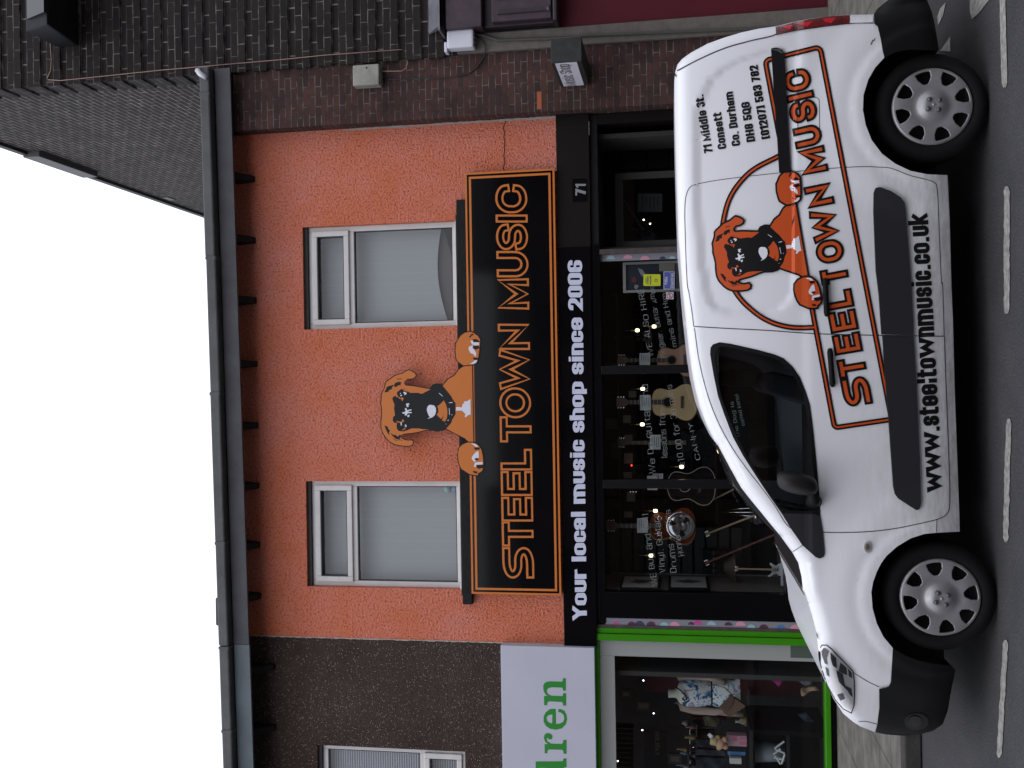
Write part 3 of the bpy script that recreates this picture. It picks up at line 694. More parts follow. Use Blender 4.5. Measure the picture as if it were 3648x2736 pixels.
b = MB(); b.box(pj + .03, 9, -.40, -.33, zc_ + .02, zp0 - .1); b.build('console_panel', m_purp, tall, bevel=.01)
for dx in (.10, .26):
    MB().box(pj + dx, pj + dx + .05, -.42, -.40, zc_ + .05, zp0 - .16).build('console_flute', m_purd, tall, bevel=.008)
    MB().lathe((pj + dx + .025, -.41, zc_ + .045), [(0, -.02), (.03, -.01), (.035, .01), (0, .02)], 'y', 14).build('console_boss', m_purp, tall, smooth=True)
MB().box(pj - .02, 9, -.46, -.2, zc_ - .05, zc_).build('console_moulding', m_purd, tall, bevel=.015)
MB().box(pj - .02, 9, -.44, -.2, zp0, zt0).build('cornice_board', m_purp, tall, bevel=.01)
fl0, fl1 = P(1526, 118, -.3), P(1582, 118, -.3)
MB().box(fl0.x - .05, 9, -.50, -.2, fl1.z, fl1.z + .018).build('lead_flashing', mat('lead', (.20, .20, .23), .45, var=(5, .4), metal=.3), tall)
MB().hexa([(fl0.x, -.50, fl1.z), (9, -.50, fl1.z), (9, -.28, fl0.z), (fl0.x, -.28, fl0.z)], [(fl0.x, -.4, fl1.z), (9, -.4, fl1.z), (9, -.25, fl0.z), (fl0.x, -.25, fl0.z)]).build('lead_flashing', MATS['lead'], tall)

# --- things fixed to the walls
m_cab = mat('copper_cable', (.28, .17, .14), .5); m_cabd = mat('black_cable', (.012, .012, .012), .5)
m_box = mat('weathered_grey_plastic', (.30, .30, .26), .6, var=(7, .35), bump=(30, .2)); m_whi = mat('white_plastic', (.60, .60, .68), .45, var=(4, .08))
a, c = P(1260, 309, -.3), P(1352, 229, -.3)
t = empty('junction_box', ((a.x + c.x) / 2, -.2, (a.z + c.z) / 2), 'weathered grey meter box with rusty screws on the brick pier', 'meter box')
MB().box(a.x, c.x, -.33, -.2, c.z, a.z).build('lid', m_box, t, bevel=.012)
MB().box(a.x + .02, c.x - .02, -.30, -.2, c.z - .012, a.z + .012).build('body', mat('dirty_plastic', (.12, .12, .10), .7), t, bevel=.01)
s0 = P(1305, 241, -.335); MB().lathe((s0.x, -.333, s0.z), [(0, -.004), (.009, -.003), (.01, .002)], 'y', 12).build('screw', m_cabd, t)
a, c = P(1595, 177, -.34), P(1688, 106, -.34)
t = empty('alarm_box', ((a.x + c.x) / 2, -.25, (a.z + c.z) / 2), 'clean white plastic box with cables under the tall building brickwork', 'alarm box')
MB().box(a.x, c.x, -.38, -.245, c.z, a.z).build('cover', m_whi, t, bevel=.018)
MB().box(a.x - .03, a.x + .08, -.36, -.245, a.z, a.z + .035).build('hood', m_whi, t, bevel=.01)
for k in range(4): MB().box(a.x + .03 + k * .05, a.x + .045 + k * .05, -.36, -.3, c.z - .012, c.z + .002).build('vent_slot', m_cabd, t)
# floodlight high on the tall wall
a, c = P(101, 118, -.75), P(230, -20, -.75)
t = empty('floodlight', ((a.x + c.x) / 2, -.3, a.z), 'dark boxy floodlight high on the ribbed brick wall', 'floodlight')
m_fl = mat('floodlight_body', (.012, .013, .016), .6, var=(8, .4), spec=.2); 
b = MB().hexa([(a.x, -.80, a.z), (a.x + .9, -.80, a.z), (a.x + .9, -.95, c.z + .08), (a.x, -.95, c.z + .08)], [(a.x, -.26, a.z - .02), (a.x + .9, -.26, a.z - .02), (a.x + .9, -.26, c.z + .16), (a.x, -.26, c.z + .16)])
b.build('housing', m_fl, t, bevel=.02)
MB().hexa([(a.x + .12, -.99, c.z + .09), (a.x + .8, -.99, c.z + .09), (a.x + .8, -.84, a.z - .05), (a.x + .12, -.84, a.z - .05)], [(a.x + .12, -.93, c.z + .09), (a.x + .8, -.93, c.z + .09), (a.x + .8, -.78, a.z - .05), (a.x + .12, -.78, a.z - .05)]).build('lens', mat('lamp_lens', (.015, .018, .024), .3), t)
# its cable
z1r = R(0, 0, 2.074); z2r = R(1000, 0, 2.074)
cb = [z1r(370, 275), z1r(372, 330), z1r(380, 440), z1r(375, 520), z1r(348, 578), z1r(355, 590), z1r(450, 595), z1r(1200, 517), z1r(2074, 441)] + [z2r(320, 408), z2r(890, 366), z2r(918, 372), z2r(935, 395), z2r(937, 470), z2r(925, 505), z2r(895, 525), z2r(750, 527)]
b = MB(); b.tube([P(x_, y_, -.262 if x_ < 1430 else -.225) for x_, y_ in cb], .0048, 6); 
o = b.build('cable', m_cab, None, smooth=True); tag(o, 'thin copper coloured cable clipped down the ribbed wall corner to the meter box', 'cable')
z5r = R(1500, 0, 4.148)
cb = [z5r(-390 - 40, 1175), z5r(-100, 1165), z5r(70, 1155), z5r(330, 1150), z5r(545, 1125), z5r(700, 1095), z5r(830, 1000), z5r(920, 860), z5r(955, 740), z5r(950, 660), z5r(900, 590), z5r(820, 540), z5r(770, 520)]
cb = [z2r(745, 590)] + cb
o = MB().tube([P(x_, y_, -.21 if y_ > 185 else -.27) for x_, y_ in cb], .006, 6).build('cable', m_cabd, None, smooth=True); tag(o, 'thin black cable looping from the white alarm box to the meter box', 'cable')
cb = [z5r(780, 500), z5r(900, 520), z5r(1000, 550), z5r(1120, 590), z5r(1180, 592), z5r(1500, 580), z5r(1850, 570), z5r(2074, 560), (2100, 126), (2300, 118), (2500, 110), (2720, 100), (3000, 92)]
o = MB().tube([P(x_, y_, -.262) for x_, y_ in cb], .016, 8).build('conduit_pipe', mat('grey_pipe', (.05, .046, .042), .6), None, smooth=True); tag(o, 'grey conduit pipe running down the stone strip beside the crimson panel', 'pipe')
a = P(715, 265, -.5)
o = MB().tube([P(703, 250, -.48), P(712, 262, -.5), P(735, 276, -.5)], .03, 10).build('overflow_pipe', mat('white_pipe', (.55, .55, .6), .4), None, smooth=True); tag(o, 'short white overflow pipe stub above the gutter end', 'pipe')
# projecting sign
xs0 = 3.13; yf = -1.0
zt_, zb_ = P(1962, 180, yf).z, P(2072, 180, yf).z
xs1 = P(2000, 136, yf).x; xs0 = P(2000, 223, yf).x
t = empty('projecting_sign', ((xs0 + xs1) / 2, -.2, zt_), 'small box sign reading Music Shop projecting from the brick pier', 'sign')
MB().box(xs0, xs1, yf, -.203, zb_ + .0, zt_).build('case', mat('mossy_black_case', (.022, .024, .022), .7, var=(9, .6), bump=(14, .4)), t, bevel=.006)
MB().box(xs0 - .006, xs0, yf + .015, -.24, zb_ + .05, zt_ - .04).build('panel', mat('sign_white', (.62, .62, .70), .5), t)
tx = text_polys('Music Shop', (0, 0), (1, 0), .1, s=.13, gap=.1)
def psmap(u, v, l=0): return Vector((xs0 - .008 - l, -.26 + (yf + .03 + .26) * u, zb_ + .13 - v * .95))
vs, fs = [], []
for po, k in tx:
    b0 = len(vs); vs += [tuple(psmap(q[0], -q[1] * -1.0 if False else q[1], k % 3 * .0003)) for q in po]; fs.append(list(range(b0, b0 + 4)))
me = bpy.data.meshes.new('lettering'); me.from_pydata(vs, [], fs); link('lettering', me, mat('sign_grey_ink', (.05, .05, .06), .6), t)
# ================================================================== VAN
A = R(2400, 0, 1.6587); B = R(2400, 900, 1.6587); Cc = R(2400, 1736, 1.6587); D5 = R(2400, 100, 2.765)
YN, YC = -5.0, -4.14            # near side plane, centre line
YFAR = 2 * YC - YN
def sm(t): t = max(0., min(1., t)); return t * t * (3 - 2 * t)
wheelR, wheelF = P(2400 + 1565 / 1.6587, 615 / 1.6587, YN), P(2400 + 1605 / 1.6587, 1736 + 660 / 1.6587, YN)
wheelR = Vector((wheelR.x, YN, .300)); wheelF = Vector((wheelF.x, YN, .300))
def S0(x, z):
    s = 0.
    if z > 1.0: s += .13 * ((z - 1.0) / .75) ** 1.7
    s += .007 * sm((z - .965) / .05)
    if z < .40: s += .05 * ((.40 - z) / .2) ** 2
    t = (-1.22 - x) / .86
    if t > 0: s += .46 * (1 - math.sqrt(1 - min(t, .985) ** 2))
    t = (x - 1.72) / .36
    if t > 0: s += .14 * (1 - math.sqrt(1 - min(t, .97) ** 2))
    for wc in (wheelR, wheelF):
        d = math.hypot(x - wc.x, z - wc.z)
        s -= .012 * sm((.455 - d) / .05) + .020 * sm((.68 - d) / .20)
    return s
def pseg(px, pz, a, b):
    dx, dz = b[0] - a[0], b[1] - a[1]; L = dx * dx + dz * dz
    t = 0 if L == 0 else max(0, min(1, ((px - a[0]) * dx + (pz - a[1]) * dz) / L))
    return math.hypot(px - a[0] - t * dx, pz - a[1] - t * dz)
RE = .075
def vpt(x, y, extra=0.0, fn=S0):
    Y = YN
    for _ in range(5):
        q = P(x, y, Y); Y = YN + fn(q.x, q.z) + extra
    return P(x, y, Y)
rear_low = rp(A, [(1245,340),(1235,300),(1222,225),(1205,155),(1185,140)])
rear_up = rp(A, [(1183,85),(1040,87),(900,98),(800,112),(700,132),(605,155),(500,170),(400,192),(300,222),(200,258),(100,312),(50,348),(22,382),(8,430),(4,480)])
roof = rp(A, [(5,600),(9,800),(17,1100),(27,1400)]) + rp(B, [(36,0),(42,100),(60,300),(75,440),(92,600),(115,750),(150,900),(195,1020),(240,1112)])
pillar = rp(B, [(262,1138),(340,1285)]) + rp(Cc, [(400,4),(460,80),(510,140),(565,208),(625,280),(700,382)])
scut = rp(Cc, [(736,445),(756,530),(764,605)])
bonnet = rp(Cc, [(796,685),(822,772),(842,855),(853,940),(858,1010),(872,1075),(903,1165),(948,1255),(1000,1335),(1060,1386),(1100,1412),(1190,1447)])
bump_edge = rp(Cc, [(1203,1400),(1215,1300),(1214,1190),(1240,1187),(1270,1178),(1283,1150),(1295,950)])
archF = rp(Cc, [(1240,885),(1200,805),(1175,715),(1168,620),(1178,560),(1200,500),(1225,450),(1258,405),(1320,350),(1400,302),(1480,276),(1555,268)])
sill = rp(Cc, [(1690,262)]) + rp(B, [(1688,1560),(1675,1200),(1660,800),(1650,400)]) + rp(A, [(1640,1659),(1630,1300),(1618,1035)])
archR = rp(A, [(1500,1030),(1400,1010),(1310,968),(1230,908),(1170,828),(1135,740),(1118,650),(1122,560),(1150,470),(1190,400)])
white = rear_low + rear_up + roof + pillar + scut + bonnet + bump_edge + archF + sill + archR
front_b = bonnet[-1:] + rp(Cc, [(1250,1460),(1350,1468),(1450,1462),(1530,1440),(1590,1400),(1620,1320),(1640,1200),(1665,1080),(1640,1052),(1540,1045),(1450,1025),(1370,995)]) + bump_edge[::-1]
rear_b = rear_low[::-1] + rp(A, [(1245,340),(1320,305),(1400,292),(1502,297),(1567,294),(1545,150),(1525,67),(1497,0),(1470,-70),(1400,-90),(1340,-60),(1290,-20),(1230,30),(1200,55),(1183,85)])
rear_b = [p for i, p in enumerate(rear_b) if i == 0 or (Vector(p) - Vector(rear_b[i-1])).length > .5]
topline = rear_low[-1:] + rear_up + roof + pillar + scut + bonnet
fb_line = [bonnet[-1]] + rp(Cc, [(1250,1460),(1350,1468),(1450,1462),(1530,1440),(1590,1400),(1620,1320),(1640,1200),(1665,1080)])
rb_line = rp(A, [(1567,294),(1545,150),(1525,67),(1497,0),(1470,-70),(1400,-90),(1340,-60),(1290,-20),(1230,30),(1200,55),(1183,85)])
OL = [vpt(x, y, RE) for x, y in rb_line + rear_up + roof + pillar + scut + bonnet + fb_line[1:]]
OL2 = [(p.x, p.z) for p in OL]
rec_px = rp(A, [(735,300),(560,290),(450,322),(300,390),(210,470),(170,560),(138,650),(125,780),(128,1090),(145,1400)]) + rp(B, [(165,100),(185,200),(200,290),(250,340),(330,362),(500,365),(620,350),(680,300),(712,230),(715,100),(715,0)]) + rp(A, [(715,1300),(715,900),(730,500)])
REC = [(p.x, p.z) for p in (vpt(x, y) for x, y in rec_px)]
def inside(px, pz, pg):
    c = False; j = len(pg) - 1
    for i in range(len(pg)):
        if (pg[i][1] > pz) != (pg[j][1] > pz) and px < (pg[j][0] - pg[i][0]) * (pz - pg[i][1]) / (pg[j][1] - pg[i][1]) + pg[i][0]: c = not c
        j = i
    return c
xlo, xhi, zlo, zhi = min(p[0] for p in REC), max(p[0] for p in REC), min(p[1] for p in REC), max(p[1] for p in REC)
def S(x, z):
    s = S0(x, z)
    d = min(pseg(x, z, OL2[i], OL2[i + 1]) for i in range(len(OL2) - 1))
    if d < RE: s += RE * (1 - math.sqrt(max(0, 1 - (1 - d / RE) ** 2)))
    if xlo < x < xhi and zlo < z < zhi and inside(x, z, REC):
        e = min(pseg(x, z, REC[i], REC[(i + 1) % len(REC)]) for i in range(len(REC))); s += .012 * sm(e / .014)
    return s
def vmap(x, y, l=0.0): return vpt(x, y, -l, S)
def cachemap(lift):
    def f(x, y, l=0.0): return vpt(x, y, -(l + lift), S)
    return f

m_van = bpy.data.materials.new('white_van_paint'); m_van.use_nodes = True
def _vp():
    n = m_van.node_tree.nodes; l = m_van.node_tree.links; b = n['Principled BSDF']
    b.inputs['Roughness'].default_value = .35; b.inputs['Coat Weight'].default_value = .5; b.inputs['Coat Roughness'].default_value = .12
    t = n.new('ShaderNodeTexCoord'); s = n.new('ShaderNodeSeparateXYZ'); l.new(t.outputs['Object'], s.inputs[0])
    mp = n.new('ShaderNodeMapping'); mp.inputs['Scale'].default_value = (2.2, 2, 9); l.new(t.outputs['Object'], mp.inputs[0])
    a = n.new('ShaderNodeTexNoise'); a.inputs['Scale'].default_value = 2.2; a.inputs['Detail'].default_value = 9; a.inputs['Roughness'].default_value = .75; l.new(mp.outputs[0], a.inputs[0])
    g = n.new('ShaderNodeTexNoise'); g.inputs['Scale'].default_value = 1.4; g.inputs['Detail'].default_value = 4; l.new(t.outputs['Object'], g.inputs[0])
    # road grime: grows towards the sill and round the wheel arches
    h = n.new('ShaderNodeMapRange'); h.inputs['From Min'].default_value = .85; h.inputs['From Max'].default_value = .2; h.inputs['To Min'].default_value = 0; h.inputs['To Max'].default_value = 1
    l.new(s.outputs[2], h.inputs['Value'])
    pw = n.new('ShaderNodeMath'); pw.operation = 'POWER'; pw.inputs[1].default_value = 1.15; l.new(h.outputs[0], pw.inputs[0])
    r = ramp(n, [(.35, (.15,) * 3), (.7, (1,) * 3)]); l.new(a.outputs['Fac'], r.inputs[0])
    m1 = n.new('ShaderNodeMath'); m1.operation = 'MULTIPLY'; l.new(pw.outputs[0], m1.inputs[0]); l.new(r.outputs[0], m1.inputs[1])
    m2 = n.new('ShaderNodeMath'); m2.operation = 'MULTIPLY'; m2.inputs[1].default_value = .85; l.new(m1.outputs[0], m2.inputs[0])
    l.new(mixc(n, l, m2.outputs[0], (.70, .705, .74), (.23, .205, .18)), b.inputs['Base Color'])
    rr = n.new('ShaderNodeMath'); rr.operation = 'MULTIPLY_ADD'; rr.inputs[1].default_value = .5; rr.inputs[2].default_value = .34; l.new(m2.outputs[0], rr.inputs[0]); l.new(rr.outputs[0], b.inputs['Roughness'])
_vp()
m_plb = mat('black_bumper_plastic', (.0045, .0045, .005), .6, spec=.15, var=(5, .3), bump=(120, .15, .003))
m_plg = mat('dark_grey_moulding', (.013, .013, .016), .55, spec=.35, bump=(150, .2, .003))
m_gap = mat('panel_gap', (.03, .03, .033), .8)
m_seal = mat('rubber_seal', (.004, .004, .0045), .5, spec=.15); m_mir = mat('mirror_shell', (.008, .0065, .006), .5, spec=.3)
m_tyre = mat('tyre_rubber', (.006, .006, .0065), .85, spec=.2, var=(9, .3), bump=(50, .2, .004))
m_hub = mat('silver_wheel_trim', (.36, .355, .37), .38, metal=.55, var=(9, .18))
m_dark = mat('underbody_black', (.006, .006, .006), .9)
g_van = glass_mat('van_glass', (.46, .50, .52), 1.3)
def _dusty():
    m = glass_mat('dusty_windscreen', (.6, .66, .68), 1.2); n = m.node_tree.nodes; l = m.node_tree.links
    o_ = [x for x in n if x.type == 'OUTPUT_MATERIAL'][0]; src = o_.inputs[0].links[0].from_socket
    tr = n.new('ShaderNodeBsdfTranslucent'); tr.inputs[0].default_value = (.55, .64, .68, 1); mx = n.new('ShaderNodeMixShader'); mx.inputs[0].default_value = .22
    l.new(src, mx.inputs[1]); l.new(tr.outputs[0], mx.inputs[2]); l.new(mx.outputs[0], o_.inputs[0]); return m
g_ws = _dusty()
m_org = mat('orange_vinyl', (.50, .072, .014), .45, spec=.25); m_bv = mat('black_vinyl', (.005, .005, .006), .45, spec=.2); m_wv = mat('white_vinyl', (.68, .68, .74), .4)

van = empty('parked_van', (0, YC, 0), 'small white delivery van with orange dog artwork parked before the shop', 'van')
trim_px = rp(B, [(215,600),(218,560),(232,542),(270,530),(330,537),(500,575),(600,603),(650,625),(700,670),(745,735),(780,820),(805,900),(825,1050),(845,1250),(860,1420),(866,1560)]) + rp(Cc, [(880,253),(893,390),(885,412),(862,422),(838,412),(760,342),(690,240),(640,158)]) + rp(B, [(560,1430),(480,1310),(410,1200),(350,1090),(300,960),(262,850),(235,720)])
glass_px = rp(B, [(245,620),(252,575),(275,555),(330,560),(500,598),(600,628),(645,655),(688,698),(728,760),(762,850),(782,930),(803,1080),(822,1260),(838,1400),(842,1500),(832,1528),(640,1522),(560,1403),(480,1283),(415,1173),(365,1070),(315,950),(280,850),(255,720)])
CUT = 15
def mirror_obj(o, parent):
    me = o.data.copy()
    for v in me.vertices: v.co.y = 2 * YC - v.co.y
    me.flip_normals()
    c = bpy.data.objects.new(o.name.split('.')[0], me); COL.objects.link(c); c.parent = parent; c.matrix_parent_inverse = o.matrix_parent_inverse.copy()
    for p in me.polygons: p.use_smooth = True
    return c
def smooth_n(o):
    for p in o.data.polygons: p.use_smooth = True
side = flat('side_panel', [(white, [glass_px])], vmap, m_van, van, cut=CUT); smooth_n(side)
fb = flat('front_bumper', [front_b], cachemap(.012), m_plb, van, cut=CUT); smooth_n(fb)
rb = flat('rear_bumper', [rear_b], cachemap(.012), m_plb, van, cut=CUT); smooth_n(rb)
mirror_obj(side, van)
for o_ in (fb, rb): mirror_obj(o_, van)
def strip(name, px, material, close=False, nj=14, crown=.0, ext=RE, v0=0., v1=1., lift=0., bow=0.):
    pts = [vpt(x, y, 0, S) for x, y in px]
    def fn(u, v):
        i = u * (len(pts) - 1); a = int(min(i, len(pts) - 2)); t = i - a; p = pts[a].lerp(pts[a + 1], t)
        v = v0 + (v1 - v0) * v; y0 = p.y; y1 = 2 * YC - p.y; c = lift + crown * (1 - (2 * v - 1) ** 2)
        return Vector((p.x + (c * .9 if p.x > 1.8 else -c if p.x < -1.5 else 0), y0 + (y1 - y0) * v, p.z + (c * .5 if p.z > 1 else 0)) ) + Vector((-.62, 0, .78)) * (bow * (1 - (2 * v - 1) ** 2) * min(1, .1 + 2.2 * u) * min(1, .3 + 3 * (1 - u)))
    o_ = MB().grid(fn, (len(px) - 1) * 2, nj).build(name, material, van, smooth=True)
    return o_
strip('rear_door', rear_up[:-2], m_van)
strip('roof', rear_up[-3:] + roof, m_van, crown=.01)
strip('windscreen', [roof[-1]] + pillar, g_ws, bow=.055)
strip('windscreen_frit', [roof[-1]] + pillar, m_seal, v0=0, v1=.14, bow=.058); strip('windscreen_frit', [roof[-1]] + pillar, m_seal, v0=.86, v1=1, bow=.058)
strip('scuttle', [pillar[-1]] + scut, m_seal)
strip('bonnet', [scut[-1]] + bonnet[:-2], m_van)
strip('grille', bonnet[-3:], m_van)
strip('bumper_face', fb_line, m_plb); strip('rear_bumper_face', rb_line, m_plb)
b = MB()   # floor, wheel wells
b.box(wheelF.x + .40, wheelR.x - .40, YN + .10, YFAR - .10, .20, .62)
b.box(-1.75, 1.95, YN + .30, YFAR - .30, .22, .85)
b.box(wheelF.x - .55, wheelF.x + .46, YN + .27, YN + .3, .3, .9); b.box(wheelR.x - .46, wheelR.x + .5, YN + .27, YN + .3, .3, .9)
b.build('underbody', m_dark, van)
for wc in (wheelR, wheelF):   # arch liners
    for yy, s_ in ((YN, 1), (YFAR, -1)):
        pr = MB().grid(lambda u, v: (wc.x + .40 * math.cos(math.radians(8 + 176 * u)), yy + s_ * (.035 + .26 * v), wc.z + .395 * math.sin(math.radians(8 + 176 * u))), 28, 2)
        pr.build('arch_liner', m_dark, van, smooth=True, fixn=False)

# panel gaps
def vline(pts, wpx=2.2, step=10, r=0, lift=.0015):
    pl = resample([Vector(p) for p in pts], step)
    q = ribbon(pl, wpx, False, False)
    return [([tuple(v) for v in qq], 0) for qq in q]
def curve_pts(pts, n=5):   # Catmull-Rom
    P_ = [Vector(p) for p in pts]; P_ = [P_[0] * 2 - P_[1]] + P_ + [P_[-1] * 2 - P_[-2]]; out = []
    for i in range(1, len(P_) - 2):
        for k in range(n):
            t = k / n; a, b_, c, d = P_[i-1], P_[i], P_[i+1], P_[i+2]
            out.append(.5 * ((2*b_) + (c - a) * t + (2*a - 5*b_ + 4*c - d) * t*t + (3*b_ - a - 3*c + d) * t**3))
    out.append(P_[-2]); return out
gaps = [
    (rp(B, [(120,436),(300,447),(560,460),(840,479),(1230,489),(1598,494)]), 3.2),
    (rp(B, [(122,445),(150,640),(200,840),(262,1000),(340,1145),(430,1275),(520,1390),(600,1500)]) + rp(Cc, [(655,205),(690,240),(720,252)]), 2.4),
    (rp(Cc, [(880,266),(1000,267),(1150,262),(1300,245),(1450,215),(1555,190),(1600,170),(1625,140),(1630,100)]) + rp(B, [(1632,1400),(1622,1100),(1610,800),(1600,496)]), 3.0),
    (rp(B, [(1598,494),(1590,200)]) + rp(A, [(1582,1659),(1570,1400),(1558,1130),(1540,1080),(1490,1060),(1400,1038),(1290,996),(1220,988),(1100,985),(900,997),(690,1016)]), 2.4),
    (rp(A, [(618,1022),(400,1046),(250,1066),(138,1088),(95,1108),(72,1160),(65,1250),(68,1400),(78,1659)]) + rp(B, [(90,240),(106,340),(118,436)]), 2.2),
    (rp(A, [(20,418),(150,350),(300,285),(450,242),(600,205),(605,160)]), 4.2), (rp(A, [(600,205),(750,175),(1040,138),(1180,136)]), 3.4),
    (rp(A, [(1040,88),(1042,137)]), 3.0),
    (rp(Cc, [(1060,1092),(1100,1120),(1160,1155),(1214,1180)]), 2.2), (rp(Cc, [(1555,190),(1553,266)]), 2.0), (rp(Cc, [(1090,1385),(1140,1385),(1203,1400)]), 2.0),
    (rp(Cc, [(702,382),(762,342)]), 2.2), (rp(A, [(4,434),(14,452)]), 4.5)]
items = []
for g, wd in gaps: items += vline(curve_pts(g, 6) if len(g) > 2 else g, wd)
flat_text('panel_gaps', items, cachemap(.0016), m_gap, van)
# fuel flap outline
ff = rounded([(*A(727,580), 14), (*A(860,575), 14), (*A(862,785), 14), (*A(735,790), 14)], True)
fl = [([tuple(v) for v in q], 0) for q in ribbon(resample(ff, 10, True), 2.0, True)]
flat_text('fuel_flap', fl, cachemap(.0016), m_gap, van)

# decals ------------------------------------------------------------------
VQ = [Vector((2972.7, 1524)), Vector((2725.5, 215.7)), Vector((2920.8, 166.9)), Vector((3176, 1494))]   # TL TR BR BL of the name frame
def quad(u, v):  # v: 0 bottom..1 top
    t = VQ[0].lerp(VQ[1], u); b_ = VQ[3].lerp(VQ[2], u); return b_.lerp(t, v)
def SIGN_LET(letters, s=.254, inner=.117):
    """letters: (char, u0, u1) -> (outer quads, inner quads) in unit box coordinates, height 1; u in text-height units"""
    out, inn = [], []
    for i, (c, u0, u1) in enumerate(letters):
        wd = abs(u1 - u0)
        for si_, (typ, pts) in enumerate(glyph(c, s, wd, 1.0)):
            pl = rounded(pts, typ == 'c', 9)
            for wdh, dst in ((s, out), (inner, inn)):
                for q in ribbon(pl, wdh, typ == 'c'): dst.append(([(min(u0, u1) + p.x, min(max(p.y, (s - wdh) / 2), 1 - (s - wdh) / 2)) for p in q], si_))
    return out, inn
def layer(items, fn): return [([tuple(fn(*p)) for p in po], k) for po, k in items]
vlet = [('$',1452,1336),('T',1350,1268),('E',1266,1180),('E',1188,1099),('L',1107,1027),('T',1016,948),('O',944,846),('W',866,738),('N',742,650),('M',626,518),('U',529,440),('S',441,351),('I',364,322),('C',333,240)]
def vlet_u(y): return (1509 - y) / 1318.
HT = .47 * 203
L_ = []
for c, a, b_ in vlet:
    cc = (a + b_) / 2; wpx = abs(a - b_) - .14 * HT
    u_c = (1509 - cc) / HT; wd = wpx / HT
    if c == 'I': wd = .27
    L_.append((c, u_c - wd / 2, u_c + wd / 2))
vo, vi = SIGN_LET(L_, s=.30, inner=.125)
def vq(u, v): return quad(u * HT / 1318., .258 + v * .50)
vdecal = empty('_tmp', (0, 0, 0)); bpy.data.objects.remove(vdecal)
flat_text('name_lettering', layer(vo, vq), cachemap(.0046), m_bv, van, cut=9, stack=.0002)
flat_text('name_lettering_fill', layer(vi, vq), cachemap(.0068), m_org, van, cut=9, stack=.0002)
# frame and ring
fr = rounded([(*quad(0, 1), 14), (*quad(1, 1), 16), (*quad(1, 0), 18), (*quad(0, 0), 14)], True)
ring = curve_pts([(2769,559),(2690,600),(2640,645),(2600,705),(2578,780),(2572,860),(2590,975),(2631,1056),(2689,1113),(2743,1146),(2798,1163),(2850,1168),(2903,1166)], 8)
blk, orr = [], []
for pl, cl_ in ((resample(fr, 12, True), True), (resample(ring, 12), False)):
    blk += [([tuple(v) for v in q], 0 if cl_ else 1) for q in ribbon(pl, 19.5, cl_)]; orr += [([tuple(v) for v in q], 0 if cl_ else 1) for q in ribbon(pl, 6.2, cl_)]
flat_text('stripe', blk, cachemap(.0042), m_bv, van, cut=8, stack=.0003); flat_text('stripe_core', orr, cachemap(.0062), m_org, van, cut=8, stack=.0003)

